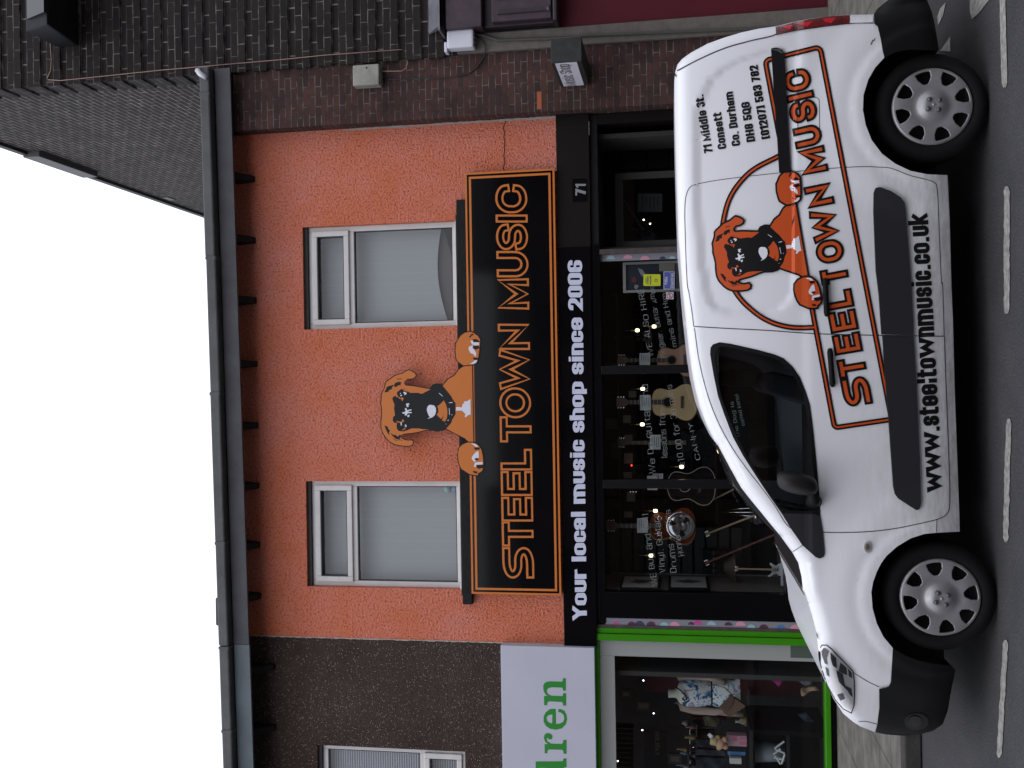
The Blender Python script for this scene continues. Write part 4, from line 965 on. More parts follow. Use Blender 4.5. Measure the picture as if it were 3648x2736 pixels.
# dog artwork, traced once -------------------------------------------------
DOG = dict(
 head=[(785,655),(700,640),(620,625),(540,618),(525,600),(530,575),(560,550),(600,550),(630,535),(640,515),(625,495),(600,478),(570,465),(545,478),(510,500),(470,510),(430,525),(390,555),(360,575),(345,590),(335,640),(320,670),(305,700),(305,740),(298,790),(305,840),(308,900),(303,950),(300,1000),(302,1040),(315,1080),(330,1105),(355,1140),(385,1170),(430,1195),(480,1205),(530,1212),(575,1212),(605,1200),(612,1175),(600,1158),(560,1160),(530,1155),(500,1140),(480,1120),(510,1097),(530,1092),(600,1085),(660,1075),(720,1060),(770,1052),(860,1062),(900,1055),(940,1040),(985,990),(1000,950),(1030,900),(1030,790),(1010,770),(985,720),(960,690),(920,640),(890,612),(850,605),(810,615),(790,640)],
 chest=[(905,620),(960,555),(1020,520),(1065,460),(1110,430),(1150,424),(1192,420),(1205,1172),(1190,1175),(1160,1170),(1120,1135),(1070,1110),(1000,1075),(940,1042),(985,980),(1028,900),(1025,790),(985,720)],
 mask=[(785,655),(740,680),(700,700),(660,690),(620,690),(585,690),(560,676),(540,662),(520,650),(500,650),(480,663),(458,680),(452,700),(468,728),(450,735),(440,720),(415,730),(408,750),(420,780),(430,810),(425,840),(430,880),(435,910),(415,930),(412,960),(425,985),(455,985),(450,1012),(452,1040),(470,1065),(520,1070),(550,1060),(600,1040),(660,1040),(720,1048),(770,1052),(860,1062),(900,1055),(940,1040),(985,990),(1000,950),(1030,900),(1030,790),(1010,770),(985,720),(960,690),(920,640),(890,612),(850,605),(810,615),(790,640)],
 ear=[[(385,620),(430,608),(415,622),(402,642),(405,655),(375,662),(372,678),(340,685),(330,680),(345,655),(355,630)],[(425,612),(440,590),(480,580),(502,592),(488,600),(490,618),(470,612),(455,628),(428,632)],[(330,1012),(360,1022),(372,1050),(385,1062),(375,1075),(378,1108),(358,1080),(340,1040)],[(388,1082),(430,1112),(430,1098),(462,1122),(485,1100),(492,1118),(478,1145),(520,1165),(470,1150),(440,1142),(410,1115)],[(450,550),(500,548),(505,553),(455,557)],[(410,1135),(440,1152),(480,1160),(440,1160)]],
 chin=[(915,765),(935,800),(950,850),(950,900),(945,940),(925,975),(900,960),(870,930),(845,905),(862,880),(860,840),(850,822),(880,802),(895,785)],
 smile=[(875,948),(900,940),(912,905),(905,950),(890,955)],
 eyeo=[[(468,728),(490,740),(505,735),(522,742),(505,775),(495,750),(470,742)],[(445,965),(470,972),(500,978),(505,952),(520,955),(527,970),(500,985),(460,982)],[(500,645),(545,665),(560,682),(540,675),(505,655)],[(500,1060),(530,1035),(540,1045),(520,1055)]],
 white=[[(790,808),(820,815),(838,840),(838,880),(825,912),(800,932),(770,942),(752,945),(778,930),(765,910),(750,870),(748,855),(755,825),(770,810)],
  [(530,848),(545,835),(555,862),(595,850),(598,862),(568,868),(568,876),(600,880),(598,890),(560,890),(548,912),(530,912),(535,895),(510,895),(505,880),(530,880),(540,862)],[(545,795),(572,793),(578,805),(562,805),(572,825),(555,830),(545,815)],[(555,912),(578,905),(575,925),(560,930)],
  [(485,690),(495,692),(492,702),(484,700)],[(522,678),(550,690),(545,705),(525,714),(528,698),(515,690)],[(488,712),(505,708),(500,722),(486,722)],[(488,978),(500,978),(500,1012),(492,1012)],[(528,1000),(548,1008),(546,1028),(526,1025),(538,1018)],
  [(865,692),(872,692),(907,722),(903,726)],[(963,786),(1000,780),(1000,788),(965,791)],[(966,840),(971,840),(974,908),(969,906)],[(948,962),(964,954),(966,960),(952,966)],[(990,900),(998,902),(995,912)],[(932,995),(940,996),(938,1002)],
  [(1035,830),(1065,828),(1085,835),(1095,825),(1100,800),(1115,790),(1120,770),(1140,775),(1170,755),(1178,750),(1180,910),(1165,905),(1150,915),(1135,930),(1120,925),(1130,900),(1110,880),(1095,865),(1035,865)]],
 paw1=[(1185,90),(1215,105),(1250,130),(1272,165),(1268,230),(1260,300),(1253,350),(1240,385),(1200,410),(1150,415),(1110,420),(1080,400),(1045,370),(1037,340),(1030,270),(1037,200),(1050,180),(1080,130),(1120,100),(1160,92)],
 paw2=[(1150,1180),(1100,1200),(1065,1235),(1055,1290),(1058,1350),(1070,1400),(1090,1440),(1130,1465),(1170,1490),(1215,1498),(1250,1500),(1255,1480),(1290,1460),(1305,1420),(1303,1370),(1298,1310),(1285,1250),(1265,1220),(1240,1195),(1200,1180)],
 pawk=[[(1200,162),(1238,160),(1268,182),(1262,192),(1205,190)],[(1205,228),(1258,226),(1266,250),(1230,264),(1200,250)],[(1200,342),(1254,345),(1250,362),(1212,366)],[(1162,142),(1188,108),(1215,112),(1185,130),(1178,146)],[(1212,1228),(1262,1226),(1272,1248),(1222,1252)],[(1232,1402),(1303,1398),(1308,1428),(1258,1438),(1238,1424)],[(1200,1458),(1245,1466),(1245,1484),(1212,1480)],[(1218,1335),(1250,1338),(1262,1348),(1238,1356),(1222,1350)]],
 paww=[[(1175,175),(1203,175),(1208,190),(1262,192),(1263,220),(1225,222),(1195,215)],[(1160,240),(1175,228),(1203,224),(1198,248),(1215,265),(1232,290),(1233,330),(1222,330),(1205,308),(1180,300),(1162,270)],[(1172,402),(1205,385),(1220,368),(1245,368),(1238,388),(1212,406)],
  [(1182,1192),(1205,1188),(1235,1197),(1258,1224),(1225,1220),(1212,1204)],[(1190,1332),(1200,1310),(1215,1290),(1238,1268),(1255,1262),(1260,1300),(1258,1332),(1232,1330),(1225,1345),(1235,1362),(1215,1368),(1195,1350)],[(1222,1376),(1296,1370),(1298,1394),(1240,1398),(1232,1420),(1210,1418)]])
def grow(poly, d):
    n = len(poly); ar = sum(poly[i][0] * poly[(i+1) % n][1] - poly[(i+1) % n][0] * poly[i][1] for i in range(n)); sg = 1 if ar > 0 else -1
    out = []
    for i in range(n):
        a, p, c = Vector(poly[i-1]), Vector(poly[i]), Vector(poly[(i+1) % n]); t0, t1 = (p - a).normalized(), (c - p).normalized(); t = (t0 + t1)
        t = t.normalized() if t.length > 1e-5 else t0
        nn = Vector((t.y, -t.x)) * sg; k = min(1.6, 1 / max(.3, nn.dot(Vector((t0.y, -t0.x)) * sg))); q = p + nn * d * k; out.append((q.x, q.y))
    return out
def dog(tf, mapper, parent, names, mats, g, cut=None, d0=0.0, dz=.0012, body=True, sub=None):
    mo, mk, mw = mats
    T = lambda polys: [[tuple(tf(*p)) for p in po] for po in polys]
    r1 = flat(names[0], T([grow(DOG['chest'], g), grow(DOG['head'], g)]), mapper(d0), mk, parent, cut=cut, stack=.0003)
    sub = r1 if sub else parent
    flat(names[1], T([DOG['chest'], DOG['head']]), mapper(d0 + dz), mo, parent, cut=cut, stack=.0002)
    flat(names[2], T([DOG['mask']] + DOG['ear']), mapper(d0 + 2 * dz), mk, parent, cut=cut)
    flat(names[3], T([DOG['chin']] + DOG['eyeo']), mapper(d0 + 3 * dz), mo, parent, cut=cut)
    flat(names[4], T(DOG['white']), mapper(d0 + 4 * dz), mw, parent, cut=cut)
    flat('smile_line', T([DOG['smile']]), mapper(d0 + 4 * dz), mk, parent, cut=cut)
    for k in ('paw1', 'paw2'):
        flat('paw_outline', T([grow(DOG[k], g)]), mapper(d0 + 4.5 * dz), mk, parent, cut=cut); flat('paw', T([DOG[k]]), mapper(d0 + 5.5 * dz), mo, parent, cut=cut)
    flat('claws', T(DOG['pawk']), mapper(d0 + 7 * dz), mk, parent, cut=cut); flat('paw_highlights', T(DOG['paww']), mapper(d0 + 6.3 * dz), mw, parent, cut=cut)
R7 = R(1250, 1150, 2.765)
def dog_van(a, b_):
    z = complex(a - 1150, b_ - 255) * complex(.958, -.145); return (2400 + (1134 + z.real) / 2.7657, 700 + (-85 + z.imag) / 2.7657)
dog(dog_van, cachemap, van, ['dog_outline', 'dog_artwork', 'dog_mask', 'dog_chin', 'dog_highlights'], (m_org, m_bv, m_wv), 19, cut=12, d0=.0070, dz=.0007)

# lines of text on the rear panel
ad = []
for tx_, p0, p1 in (("71 Middle St.", (385,1222), (290,650)), ("Consett", (520,1185), (465,825)), ("Co. Durham", (657,1155), (580,622)), ("DH8 5QG", (803,1115), (745,722)), ("(01207) 583 782", (950,1085), (825,360))):
    ad += text_polys(tx_, D5(*p0), D5(*p1), 24.5, s=.23, gap=.05, step=12)
flat_text('address_lettering', ad, cachemap(.003), m_bv, van, cut=9)
R6 = R(3100, 700, 3.318)
ur = text_polys('www.steeltownmusic.co.uk', B(1592,1408), R6(680,200), 57, s=.225, gap=.04, cap=1.2)
flat_text('web_address_lettering', ur, cachemap(.003), m_bv, van)

# mouldings, handles, rail, lamps -----------------------------------------
mould = rp(A, [(1180,1140),(1190,1114),(1215,1108),(1280,1132),(1340,1170),(1360,1200),(1368,1260),(1385,1480),(1400,1659)]) + rp(B, [(1412,400),(1413,488)])
mould_r = rp(B, [(1225,482),(1210,250)]) + rp(A, [(1192,1600),(1184,1400),(1178,1250)])
mould2 = rp(B, [(1231,492),(1414,496),(1430,760),(1442,1000),(1452,1250),(1457,1480),(1448,1515),(1430,1520),(1395,1498),(1325,1452),(1305,1425),(1295,1380),(1285,1240),(1268,1000),(1248,750)])
o_ = flat('side_moulding', [mould + mould_r], cachemap(.004), m_plg, van, cut=CUT, thick=.016); 
o_ = flat('side_moulding', [mould2], cachemap(.004), m_plg, van, cut=CUT, thick=.016)
# dark window surround and door glass
o_ = flat('window_surround', [(trim_px, [glass_px])], cachemap(.004), m_seal, van, cut=CUT)
flat('mirror_triangle', [rp(B, [(640,1540),(835,1545),(866,1560)]) + rp(Cc, [(880,253),(893,390),(885,412),(862,422),(838,412),(760,342),(690,240)])], cachemap(.007), m_plg, van, cut=CUT)
gl = flat('door_glass', [glass_px], cachemap(-.012), g_van, van, cut=24); smooth_n(gl)
mirror_obj(gl, van)
rail = rp(A, [(574,292),(585,287),(610,286),(638,296),(652,325),(660,450),(668,600),(678,800),(688,1000),(690,1022),(622,1024),(612,850),(598,650),(585,450)])
flat('sliding_door_rail', [rail], cachemap(.002), mat('gloss_black_plastic', (.008, .008, .01), .25), van, cut=CUT, thick=.014)
def handle(f, zx0, zy0, zx1, zy1, wd=17):
    pts = [vpt(*f(zx0 + (zx1 - zx0) * t, zy0 + (zy1 - zy0) * t), -.022 if .06 < t < .94 else -.004, S) for t in (0, .04, .1, .5, .9, .96, 1)]
    MB().tube(pts, [.006, .013, .016, .015, .016, .013, .006], 10).build('door_handle', m_plb, van, smooth=True)
handle(B, 895, 150, 905, 378); handle(B, 922, 565, 940, 795)
def blob(f, pts, lift, thick, name, material, parent, **k): return flat(name, [rp(f, pts)], cachemap(lift), material, parent, cut=CUT, thick=thick, **k)
# recessed cups under the handles
for f, c_ in ((B, (925, 262)), (B, (905, 690))):
    el = [(c_[0] + 45 * math.cos(a * .3142), c_[1] + 62 * math.sin(a * .3142)) for a in range(20)]
# side repeater
el = [(1145 + 21 * math.cos(a * .3142), 353 + 33 * math.sin(a * .3142)) for a in range(20)]
m_chr = mat('clear_lamp', (.62, .60, .60), .12, metal=.6)
blob(Cc, el, .003, .008, 'side_indicator', m_chr, van)
blob(Cc, [(1145 + 12 * math.cos(a * .3142), 353 + 19 * math.sin(a * .3142)) for a in range(20)], .012, .004, 'indicator_reflector', mat('indicator_dark', (.12, .08, .06), .2), van)
# headlight
hl = [(860,985),(862,958),(878,936),(903,936),(930,958),(975,1005),(1020,1050),(1056,1088),(1064,1150),(1065,1230),(1062,1290),(1048,1330),(1005,1308),(960,1258),(912,1172),(880,1080),(864,1020)]
m_hlr = mat('headlight_reflector', (.85, .85, .86), .35); m_hld = mat('headlight_dark', (.05, .055, .065), .15)
hl_o = blob(Cc, grow(hl, 6), .002, 0, 'headlight', m_seal, van); 
flat('reflector', [rp(Cc, hl)], cachemap(.0055), m_hlr, hl_o, cut=8)
chk = [[(872,970),(885,950),(900,952),(918,968),(905,1010),(910,1050),(892,1040),(878,1000)], [(925,975),(960,1010),(965,1070),(940,1055),(928,1015)], [(985,1035),(1020,1065),(1025,1110),(1000,1100),(975,1085)],
       [(960,1080),(1000,1105),(1010,1160),(1035,1210),(1005,1180),(975,1150)], [(1010,1170),(1050,1190),(1058,1240),(1040,1225)], [(895,1060),(915,1075),(920,1120),(905,1110)], [(965,1225),(1000,1215),(1012,1250),(985,1262)], [(1030,1070),(1052,1095),(1056,1130),(1035,1115)]]
flat('reflector_facets', [rp(Cc, c) for c in chk], cachemap(.0095), m_hld, hl_o, cut=8)
m_hlg = glass_mat('clear_lens', (.97, .97, .98), 1.0)
flat('lens', [rp(Cc, hl)], cachemap(.016), m_hlg, hl_o, cut=8)
hm = mirror_obj(hl_o, van); 
# tail light and the white cap under it
m_red = mat('red_lens', (.20, .003, .006), .15, coat=.4, var=(14, .75))
tl = rp(A, [(602,158),(700,134),(800,113),(900,98),(1040,88),(1037,136),(900,150),(750,173),(605,204)])
tlo = flat('tail_light', [tl], cachemap(.008), m_red, van, cut=8, thick=.0)
flat('lamp_facets', [rp(A, [(630,160),(700,145),(690,175)]), rp(A, [(720,140),(820,125),(790,158)]), rp(A, [(880,112),(960,104),(930,138),(895,128)])], cachemap(.0095), mat('bright_red_facet', (.50, .012, .025), .15), tlo, cut=10)
flat('tail_light_base', [rp(A, [(1042,92),(1180,88),(1178,132),(1042,136)])], cachemap(.006), m_van, van, cut=10)
# fog lamp recess in bumper
fo = [(1435 + 72 * math.cos(a * .3142), 1385 + 50 * math.sin(a * .3142)) for a in range(20)]
blob(Cc, fo, .016, 0, 'fog_lamp_recess', mat('recess_black', (.004, .004, .004), .4), van)
blob(Cc, [(1425 + 40 * math.cos(a * .3142), 1385 + 34 * math.sin(a * .3142)) for a in range(20)], .018, .004, 'fog_lamp', m_plg, van)
# scratch marks
flat('paint_scratch', [rp(A, [(1162,262),(1176,232),(1180,236),(1168,266)]), rp(A, [(1180,240),(1192,222),(1193,227),(1184,244)])], cachemap(.001), m_gap, van)
# mirror
q = [vpt(*B(610 + 250 * t, 1345 + 8 * t), -.10, S0) for t in (0, .5, 1)]
cen = vpt(*B(715, 1360), -.115, S0); ax = (q[2] - q[0])
h0, h1 = vpt(*B(612, 1340), -.12, S0), vpt(*B(850, 1385), -.12, S0)
def mirror_housing(u, v):
    a_ = u * math.pi; zz = h0.z + (h1.z - h0.z) * (1 - math.cos(a_)) / 2; xx = h0.x + (h1.x - h0.x) * (1 - math.cos(a_)) / 2
    wv = math.sin(a_) ** .55 if 0 < u < 1 else 0; b_ = v * 2 * math.pi
    return Vector((xx + .062 * wv * math.cos(b_), cen.y + .085 * wv * math.sin(b_), zz))
mi = MB().grid(mirror_housing, 16, 24).build('door_mirror', m_mir, van, smooth=True)
base = vpt(*B(830, 1470), 0, S0)
MB().tube([Vector((base.x, base.y + .01, base.z)), Vector((base.x + .02, base.y - .07, base.z + .01)), Vector((h1.x, cen.y + .02, h1.z + .02))], [.045, .035, .03], 10).build('mirror_arm', m_plb, van, smooth=True)
# far mirror, seats, wheel, dash, bulkhead inside
MB().lathe((cen.x, YFAR + .11, cen.z), [(0, -.11), (.07, -.09), (.09, 0), (.07, .09), (0, .11)], 'z', 16).build('door_mirror', m_mir, van, smooth=True)
m_seat = mat('seat_cloth', (.05, .052, .058), .9); m_dash = mat('dashboard', (.02, .02, .022), .7)
for yy in (YN + .42, YFAR - .42):
    st = MB().box(-.62, -.12, yy - .24, yy + .24, .5, .68); 
    s_o = st.build('seat', m_seat, van, bevel=.05)
    MB().hexa([(-.25, yy - .23, .62), (-.08, yy - .23, .62), (.06, yy - .22, 1.2), (-.06, yy - .22, 1.2)], [(-.25, yy + .23, .62), (-.08, yy + .23, .62), (.06, yy + .22, 1.2), (-.06, yy + .22, 1.2)]).build('backrest', m_seat, s_o, bevel=.05)
    MB().box(-.04, .07, yy - .12, yy + .12, 1.23, 1.42).build('headrest', m_seat, s_o, bevel=.04)
MB().box(-1.25, -.95, YN + .12, YFAR - .12, .7, 1.02).build('dashboard', m_dash, van, bevel=.05)
MB().box(.28, .31, YN + .24, YFAR - .24, .35, 1.62).build('bulkhead', m_dash, van)
rg = [Vector((-.86 + .06 * math.sin(a * .2618) * .6, YFAR - .42 + .19 * math.cos(a * .2618), 1.0 + .18 * math.sin(a * .2618))) for a in range(25)]
MB().tube(rg, .014, 8).build('steering_wheel', m_dash, van, smooth=True)

# wheels --------------------------------------------------------------------
def hubmesh():
    bm = MB(); NA = 256; rs = [0, .018, .03, .045, .062, .078, .092, .104] + [.110 + .004 * i for i in range(24)] + [.206, .2125, .2135]
    def h(r):
        base_ = -.012 - .034 * math.exp(-(r / .075) ** 4) - .010 * math.sin(min(1, max(0, (r - .09) / .12)) * math.pi)
        if r > .206: base_ = -.010 + (r - .206) * 2.0
        if r < .02: base_ += .004
        return base_
    for r in rs:
        for k in range(NA):
            a = 2 * math.pi * k / NA; bm.v.append((r * math.cos(a), h(r), r * math.sin(a)))
    def hole(r, a):
        k = (a / (2 * math.pi / 8)) % 1.0 - .5; w_ = abs(k) * (2 * math.pi / 8) * r     # arc distance from the hole centre line
        if not .120 < r < .196: return False
        t = (r - .120) / .076; half = .040 * math.sqrt(min(1, t * 1.7)) * (.93 + .07 * t)
        return w_ < half
    for i in range(len(rs) - 1):
        for k in range(NA):
            a = 2 * math.pi * (k + .5) / NA; r = (rs[i] + rs[i + 1]) / 2
            if hole(r, a): continue
            bm.f.append([i*NA + k, i*NA + (k+1) % NA, (i+1)*NA + (k+1) % NA, (i+1)*NA + k]); bm.m.append(0)
    return bm
hub_data = None
def wheel(c, sgn, rot, lab):
    e = bpy.data.objects.new('wheel', None); COL.objects.link(e); e.parent = van; e.matrix_parent_inverse = Matrix.Translation(-wloc(van)); e.location = c; e.scale = (1, sgn, 1)
    e.rotation_euler = (0, rot, 0); e['label'] = lab; e.empty_display_size = .1
    def kid(o_): o_.parent = e; o_.matrix_parent_inverse = Matrix(); return o_
    t = MB().lathe((0, 0, 0), [(.20, .02), (.215, -.005), (.235, -.016), (.262, -.014), (.283, .0), (.294, .016), (.298, .03), (.298, .15), (.288, .17), (.25, .185), (.2, .18), (.19, .1), (.20, .02)], 'y', 72)
    kid(t.build('tyre', m_tyre, None, smooth=True))
    kid(MB().lathe((0, 0, 0), [(0, .05), (.19, .045), (.205, .015)], 'y', 48).build('rim', m_dark, None, smooth=True))
    hm_ = hubmesh().build('hub_cap', m_hub, None, smooth=True)
    sd = hm_.modifiers.new('s', 'SOLIDIFY'); sd.thickness = .009; sd.offset = -1 if sgn > 0 else -1
    kid(hm_)
    for k in range(4):
        a = math.radians(45 + 90 * k); kid(MB().lathe((.037 * math.cos(a), -.044, .037 * math.sin(a)), [(0, -.012), (.009, -.011), (.013, -.004), (.0145, .008)], 'y', 16).build('wheel_bolt', mat('bolt_cap', (.10, .10, .105), .35, metal=.5), None, smooth=True))
    return e
wheel(Vector((wheelR.x, YN + .045, .300)), 1, .12, 'rear wheel on the street side'); wheel(Vector((wheelF.x, YN + .045, .300)), 1, .22, 'front wheel on the street side')
wheel(Vector((wheelR.x, YFAR - .045, .300)), -1, .5, 'rear wheel on the kerb side'); wheel(Vector((wheelF.x, YFAR - .045, .300)), -1, .7, 'front wheel on the kerb side')
MB().box(1.2, 1.6, YN + .12, YN + .125, .2, .3).build('mud_flap', m_dark, van)
# ================================================================== SIGNS
z5 = R(1900, 1200, 2.5925); z4 = R(1900, 600, 2.5925); z6 = R(1950, 1750, 3.017); zw = R(2000, 1750, 1.683); zl = R(2050, 2280, 2.602); zs = R(2500, 1500, 2.765)
m_sb = bpy.data.materials.new('sign_black_gloss'); m_sb.use_nodes = True
_b = m_sb.node_tree.nodes['Principled BSDF']; _b.inputs['Base Color'].default_value = (.003, .003, .004, 1); _b.inputs['Roughness'].default_value = .07; _b.inputs['Specular IOR Level'].default_value = .22
m_so = mat('sign_orange', (.50, .135, .012), .4); m_sw = mat('sign_pale_lettering', (.52, .54, .68), .4)
sg = empty('main_sign', (0, -.05, 2.97), 'long glossy black board reading STEEL TOWN MUSIC with orange border and dog', 'sign')
sx0, sx1, sz0, sz1 = -2.293, 2.322, 2.972, 3.962
YS = -.10
MB().box(sx0, sx1, YS, -.005, sz0, sz1).build('board', m_sb, sg, bevel=.003)
def ringw(name, a, wd, Y):
    o_ = [(sx0 + a, sz0 + a), (sx1 - a, sz0 + a), (sx1 - a, sz1 - a), (sx0 + a, sz1 - a)]; i_ = [(sx0 + a + wd, sz0 + a + wd), (sx1 - a - wd, sz0 + a + wd), (sx1 - a - wd, sz1 - a - wd), (sx0 + a + wd, sz1 - a - wd)]
    flat(name, [(o_, [i_])], lambda u, v, l=0: Vector((u, Y, v)), m_so, sg)
ringw('border', 0, .021, YS - .002); ringw('border', .044, .024, YS - .002)
slet = [('$',2061,1949),('T',1947,1857),('E',1858,1770),('E',1767,1678),('L',1676,1599),('T',1576,1483),('O',1490,1380),('W',1387,1245),('N',1247,1153),('M',1103,991),('U',988,894),('S',891,797),('I',793,764),('C',760,657)]
HS = 113.
so, si = SIGN_LET([(c, (2100 - a) / HS, (2100 - b_) / HS) for c, a, b_ in slet], s=.254, inner=.120)
def sq(u, v):
    y = 2100 - u * HS; bt = 1879.5 + (y - 770) * .0186; tp = 1765.5 + (y - 770) * .0196; return (bt + (tp - bt) * v, y)
flat_text('lettering', layer(so, sq), plane_map(YS - .0022), m_so, sg); flat_text('lettering_inline', layer(si, sq), plane_map(YS - .0045), m_sb, sg)
def dog_sign(a, b_): return R7(a, b_)
def pm(lift): return plane_map(YS - .006 - lift)
dog(dog_sign, pm, sg, ['dog_cutout', 'dog_artwork', 'dog_mask', 'dog_chin', 'dog_highlights'], (m_so, m_sb, mat('sign_white_vinyl', (.62, .62, .70), .4)), 9, dz=.0012)
MB().box(-.5, .7, YS + .0, -.0, sz1 - .02, sz1 + .02).build('cutout_batten', m_blkm, sg)

# black fascia with the pale slogan
fx1 = P(2040, 878, -.06).x
fz0, fz1 = 2.600, 2.955
fs_ = empty('fascia_sign', (0, -.03, fz0), 'black fascia strip reading Your local music shop since 2006', 'sign')
MB().box(XL + .004, fx1, -.065, -.001, fz0, fz1).build('board', m_sb, fs_, bevel=.003)
ft = text_polys('Your local music shop since 2006', (2091, 2209), (2074, 927), 41.5, s=.215, gap=.035, cap=1.26)
flat_text('lettering', ft, plane_map(-.067), m_sw, fs_)
m_bpan = mat('brown_black_boarding', (.006, .0035, .003), .6, var=(30, .4), spec=.15)
n71 = empty('house_number', (P(2060, 750, -.05).x, -.05, 2.7), 'small grey number 71 on the dark panel over the shop door', 'number')
MB().box(fx1 + .002, XR, -.05, -.001, fz0, fz1).build('door_head_panel', m_bpan, shop)
d71 = []
z71 = R(1640, 600, 3.318)
for c, y0, y1 in (('7', 328, 232), ('1', 232, 172)):
    d71 += text_polys(c, z71(1483, y0 - 8), z71(1483, y1 + 8), 31, s=.2, cap=1.2)
flat_text('digits', d71, plane_map(-.056), mat('grey_digits', (.20, .20, .22), .5), n71)
MB().box(P(2000, 722, -.05).x, P(2000, 640, -.05).x, -.054, -.05, P(2092, 700, -.05).z, P(2040, 700, -.05).z).build('plate', m_blk, n71)

# ================================================================== MUSIC SHOPFRONT
GZ0, GZ1 = .62, P(2146, 1500, .05).z
m_post = mat('brown_post', (.06, .045, .04), .7, var=(12, .5)); m_dot0 = mat('patterned_lining', (.17, .17, .20), .6)
xg0 = P(2300, 2106, .05).x; xg1 = P(2300, 926, .05).x
b = MB(); b.box(XL + .25, XR - .01, .0, .12, GZ1, fz0); b.build('shopfront_head', m_blkm, shop, bevel=.006)
MB().box(XL + .25, 1.5, -.02, .0, GZ1 - .01, GZ1 + .055).build('head_trim', m_blk, shop, bevel=.006)
b = MB(); b.box(xg0 - .28, xg0, -.02, .12, .12, GZ1); b.build('pilaster', m_blk, shop, bevel=.004)
MB().box(xg0 + .001, 1.38, -.012, .14, .12, GZ0).build('stall_riser', m_blk, shop, bevel=.006)
for yy in (1316, 1724):
    xc = P(2300, yy, 0).x; MB().box(xc - .045, xc + .045, -.03, .10, GZ0, GZ1).build('mullion', mat('textured_black_mullion', (.005, .005, .0055), .4, spec=.12, bump=(70, .8, .004)), shop, bevel=.006)
xp = P(2300, 893, 0).x
MB().box(xp - .025, xp + .03, -.02, .14, .12, GZ1).build('door_post', m_post, shop, bevel=.003)
# spotted lining strips at both ends of the window
def dots(x0, x1, Y, parent, seed, zl_):
    rnd = random.Random(seed); MB().box(x0, x1, Y, Y + .02, .12, GZ1).build('lining', m_dot0, parent)
    cols = [mat('dot_pink', (.50, .22, .30), .6), mat('dot_navy', (.02, .025, .07), .6), mat('dot_magenta', (.42, .04, .22), .6), mat('dot_blue', (.03, .14, .30), .6), mat('dot_plum', (.06, .01, .04), .6), mat('dot_aqua', (.22, .36, .42), .6)]
    z = GZ1 - .12; k = 0
    while z > .2:
        r = rnd.uniform(.03, .055); xx = x0 if rnd.random() < .7 else x0 + .02; pts = []
        for a in range(17):
            t_ = -math.pi / 2 + math.pi * a / 16; pts.append((xx + min(x1 - xx - .002, r * .9 * math.cos(t_)), z + r * math.sin(t_)))
        flat('lining_spot', [pts], lambda u, v, l=0: Vector((u, Y - .002, v)), cols[rnd.randrange(6)], parent); z -= r * 2 + rnd.uniform(.0, .10)
dots(P(2300, 2227, 0).x, P(2300, 2204, 0).x, -.01, shop, 3, 0)
dots(P(2300, 926, .04).x, P(2300, 903, .04).x, .03, shop, 5, 0)
MB().box(P(2300, 2245, 0).x, P(2300, 2227, 0).x - .001, -.02, .1, .12, fz0).build('party_post', m_post, shop, bevel=.003)
g_shop = glass_mat('shop_glass', (.72, .75, .75), .7)
edges = [xg0, P(2300, 1724, 0).x, P(2300, 1316, 0).x, xg1]
for a, c in zip(edges[:-1], edges[1:]):
    MB().grid(lambda u, v: (a + (c - a) * u, .05, GZ0 + (GZ1 - GZ0) * v), 1, 1).build('shop_window', g_shop, shop, fixn=False)
# interior shell
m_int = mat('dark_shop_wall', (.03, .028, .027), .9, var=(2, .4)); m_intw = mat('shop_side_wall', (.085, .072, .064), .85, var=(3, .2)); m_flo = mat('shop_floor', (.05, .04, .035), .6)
XS = xg0 + .01
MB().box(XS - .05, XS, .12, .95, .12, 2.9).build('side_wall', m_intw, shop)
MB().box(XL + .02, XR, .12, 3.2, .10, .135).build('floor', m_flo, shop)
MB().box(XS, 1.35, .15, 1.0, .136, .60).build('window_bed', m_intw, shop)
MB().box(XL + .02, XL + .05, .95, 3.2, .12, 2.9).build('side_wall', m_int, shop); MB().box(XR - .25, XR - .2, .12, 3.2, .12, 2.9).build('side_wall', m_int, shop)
b = MB()
for k in range(11): b.box(XS + .0, XS + .55, .95, .965, 1.0 + k * .14, 1.0 + k * .14 + .115)
b.build('slat_board', mat('slat_black', (.018, .018, .018), .6), shop)
MB().box(XS, XS + .012, .93, .965, .6, 2.5).build('slat_edge', mat('slat_edge_grey', (.16, .16, .16), .6), shop)
hk = MB()
for k in range(9):
    hk.tube([(XS + .3, .95, 1.05 + k * .14), (XS + .3, .70, 1.06 + k * .14)], .004, 5)
hk.build('hooks', m_cabd, shop)
# framed pictures on the side wall
def wallpic(zx0, zx1, lab, seedc):
    t = None
    q = [PX(1950 + zx0 / 3.017, 1750 + 1052 / 3.017, XS + .015), PX(1950 + zx1 / 3.017, 1750 + 1052 / 3.017, XS + .015), PX(1950 + zx0 / 3.017, 1750 + 922 / 3.017, XS + .015)]
    ya, yb = q[0].y, min(q[2].y, .9); za, zb = q[1].z, q[0].z
    t = empty('framed_picture', (XS, (ya + yb) / 2, za), lab, 'picture')
    MB().box(XS + .001, XS + .03, ya, yb, za, zb).build('frame', m_blk, t, bevel=.004)
    MB().box(XS + .03, XS + .034, ya + .045, yb - .04, za + .03, zb - .03).build('print', mat('poster_pale', (.26, .25, .25), .5), t)
    yc_, zc_ = (ya + yb) / 2, (za + zb) / 2
    pts = [(yc_ + (.10 + .03 * math.sin(a * 2.2 + seedc)) * math.cos(a * .4488), zc_ + (.11 + .05 * math.sin(a * 1.7 + seedc)) * math.sin(a * .4488)) for a in range(14)]
    vs = [(XS + .036, p[0], p[1]) for p in pts]; MB().add(vs, [tuple(range(14))]).build('figure', mat('poster_ink', (.03, .028, .027), .6), t)
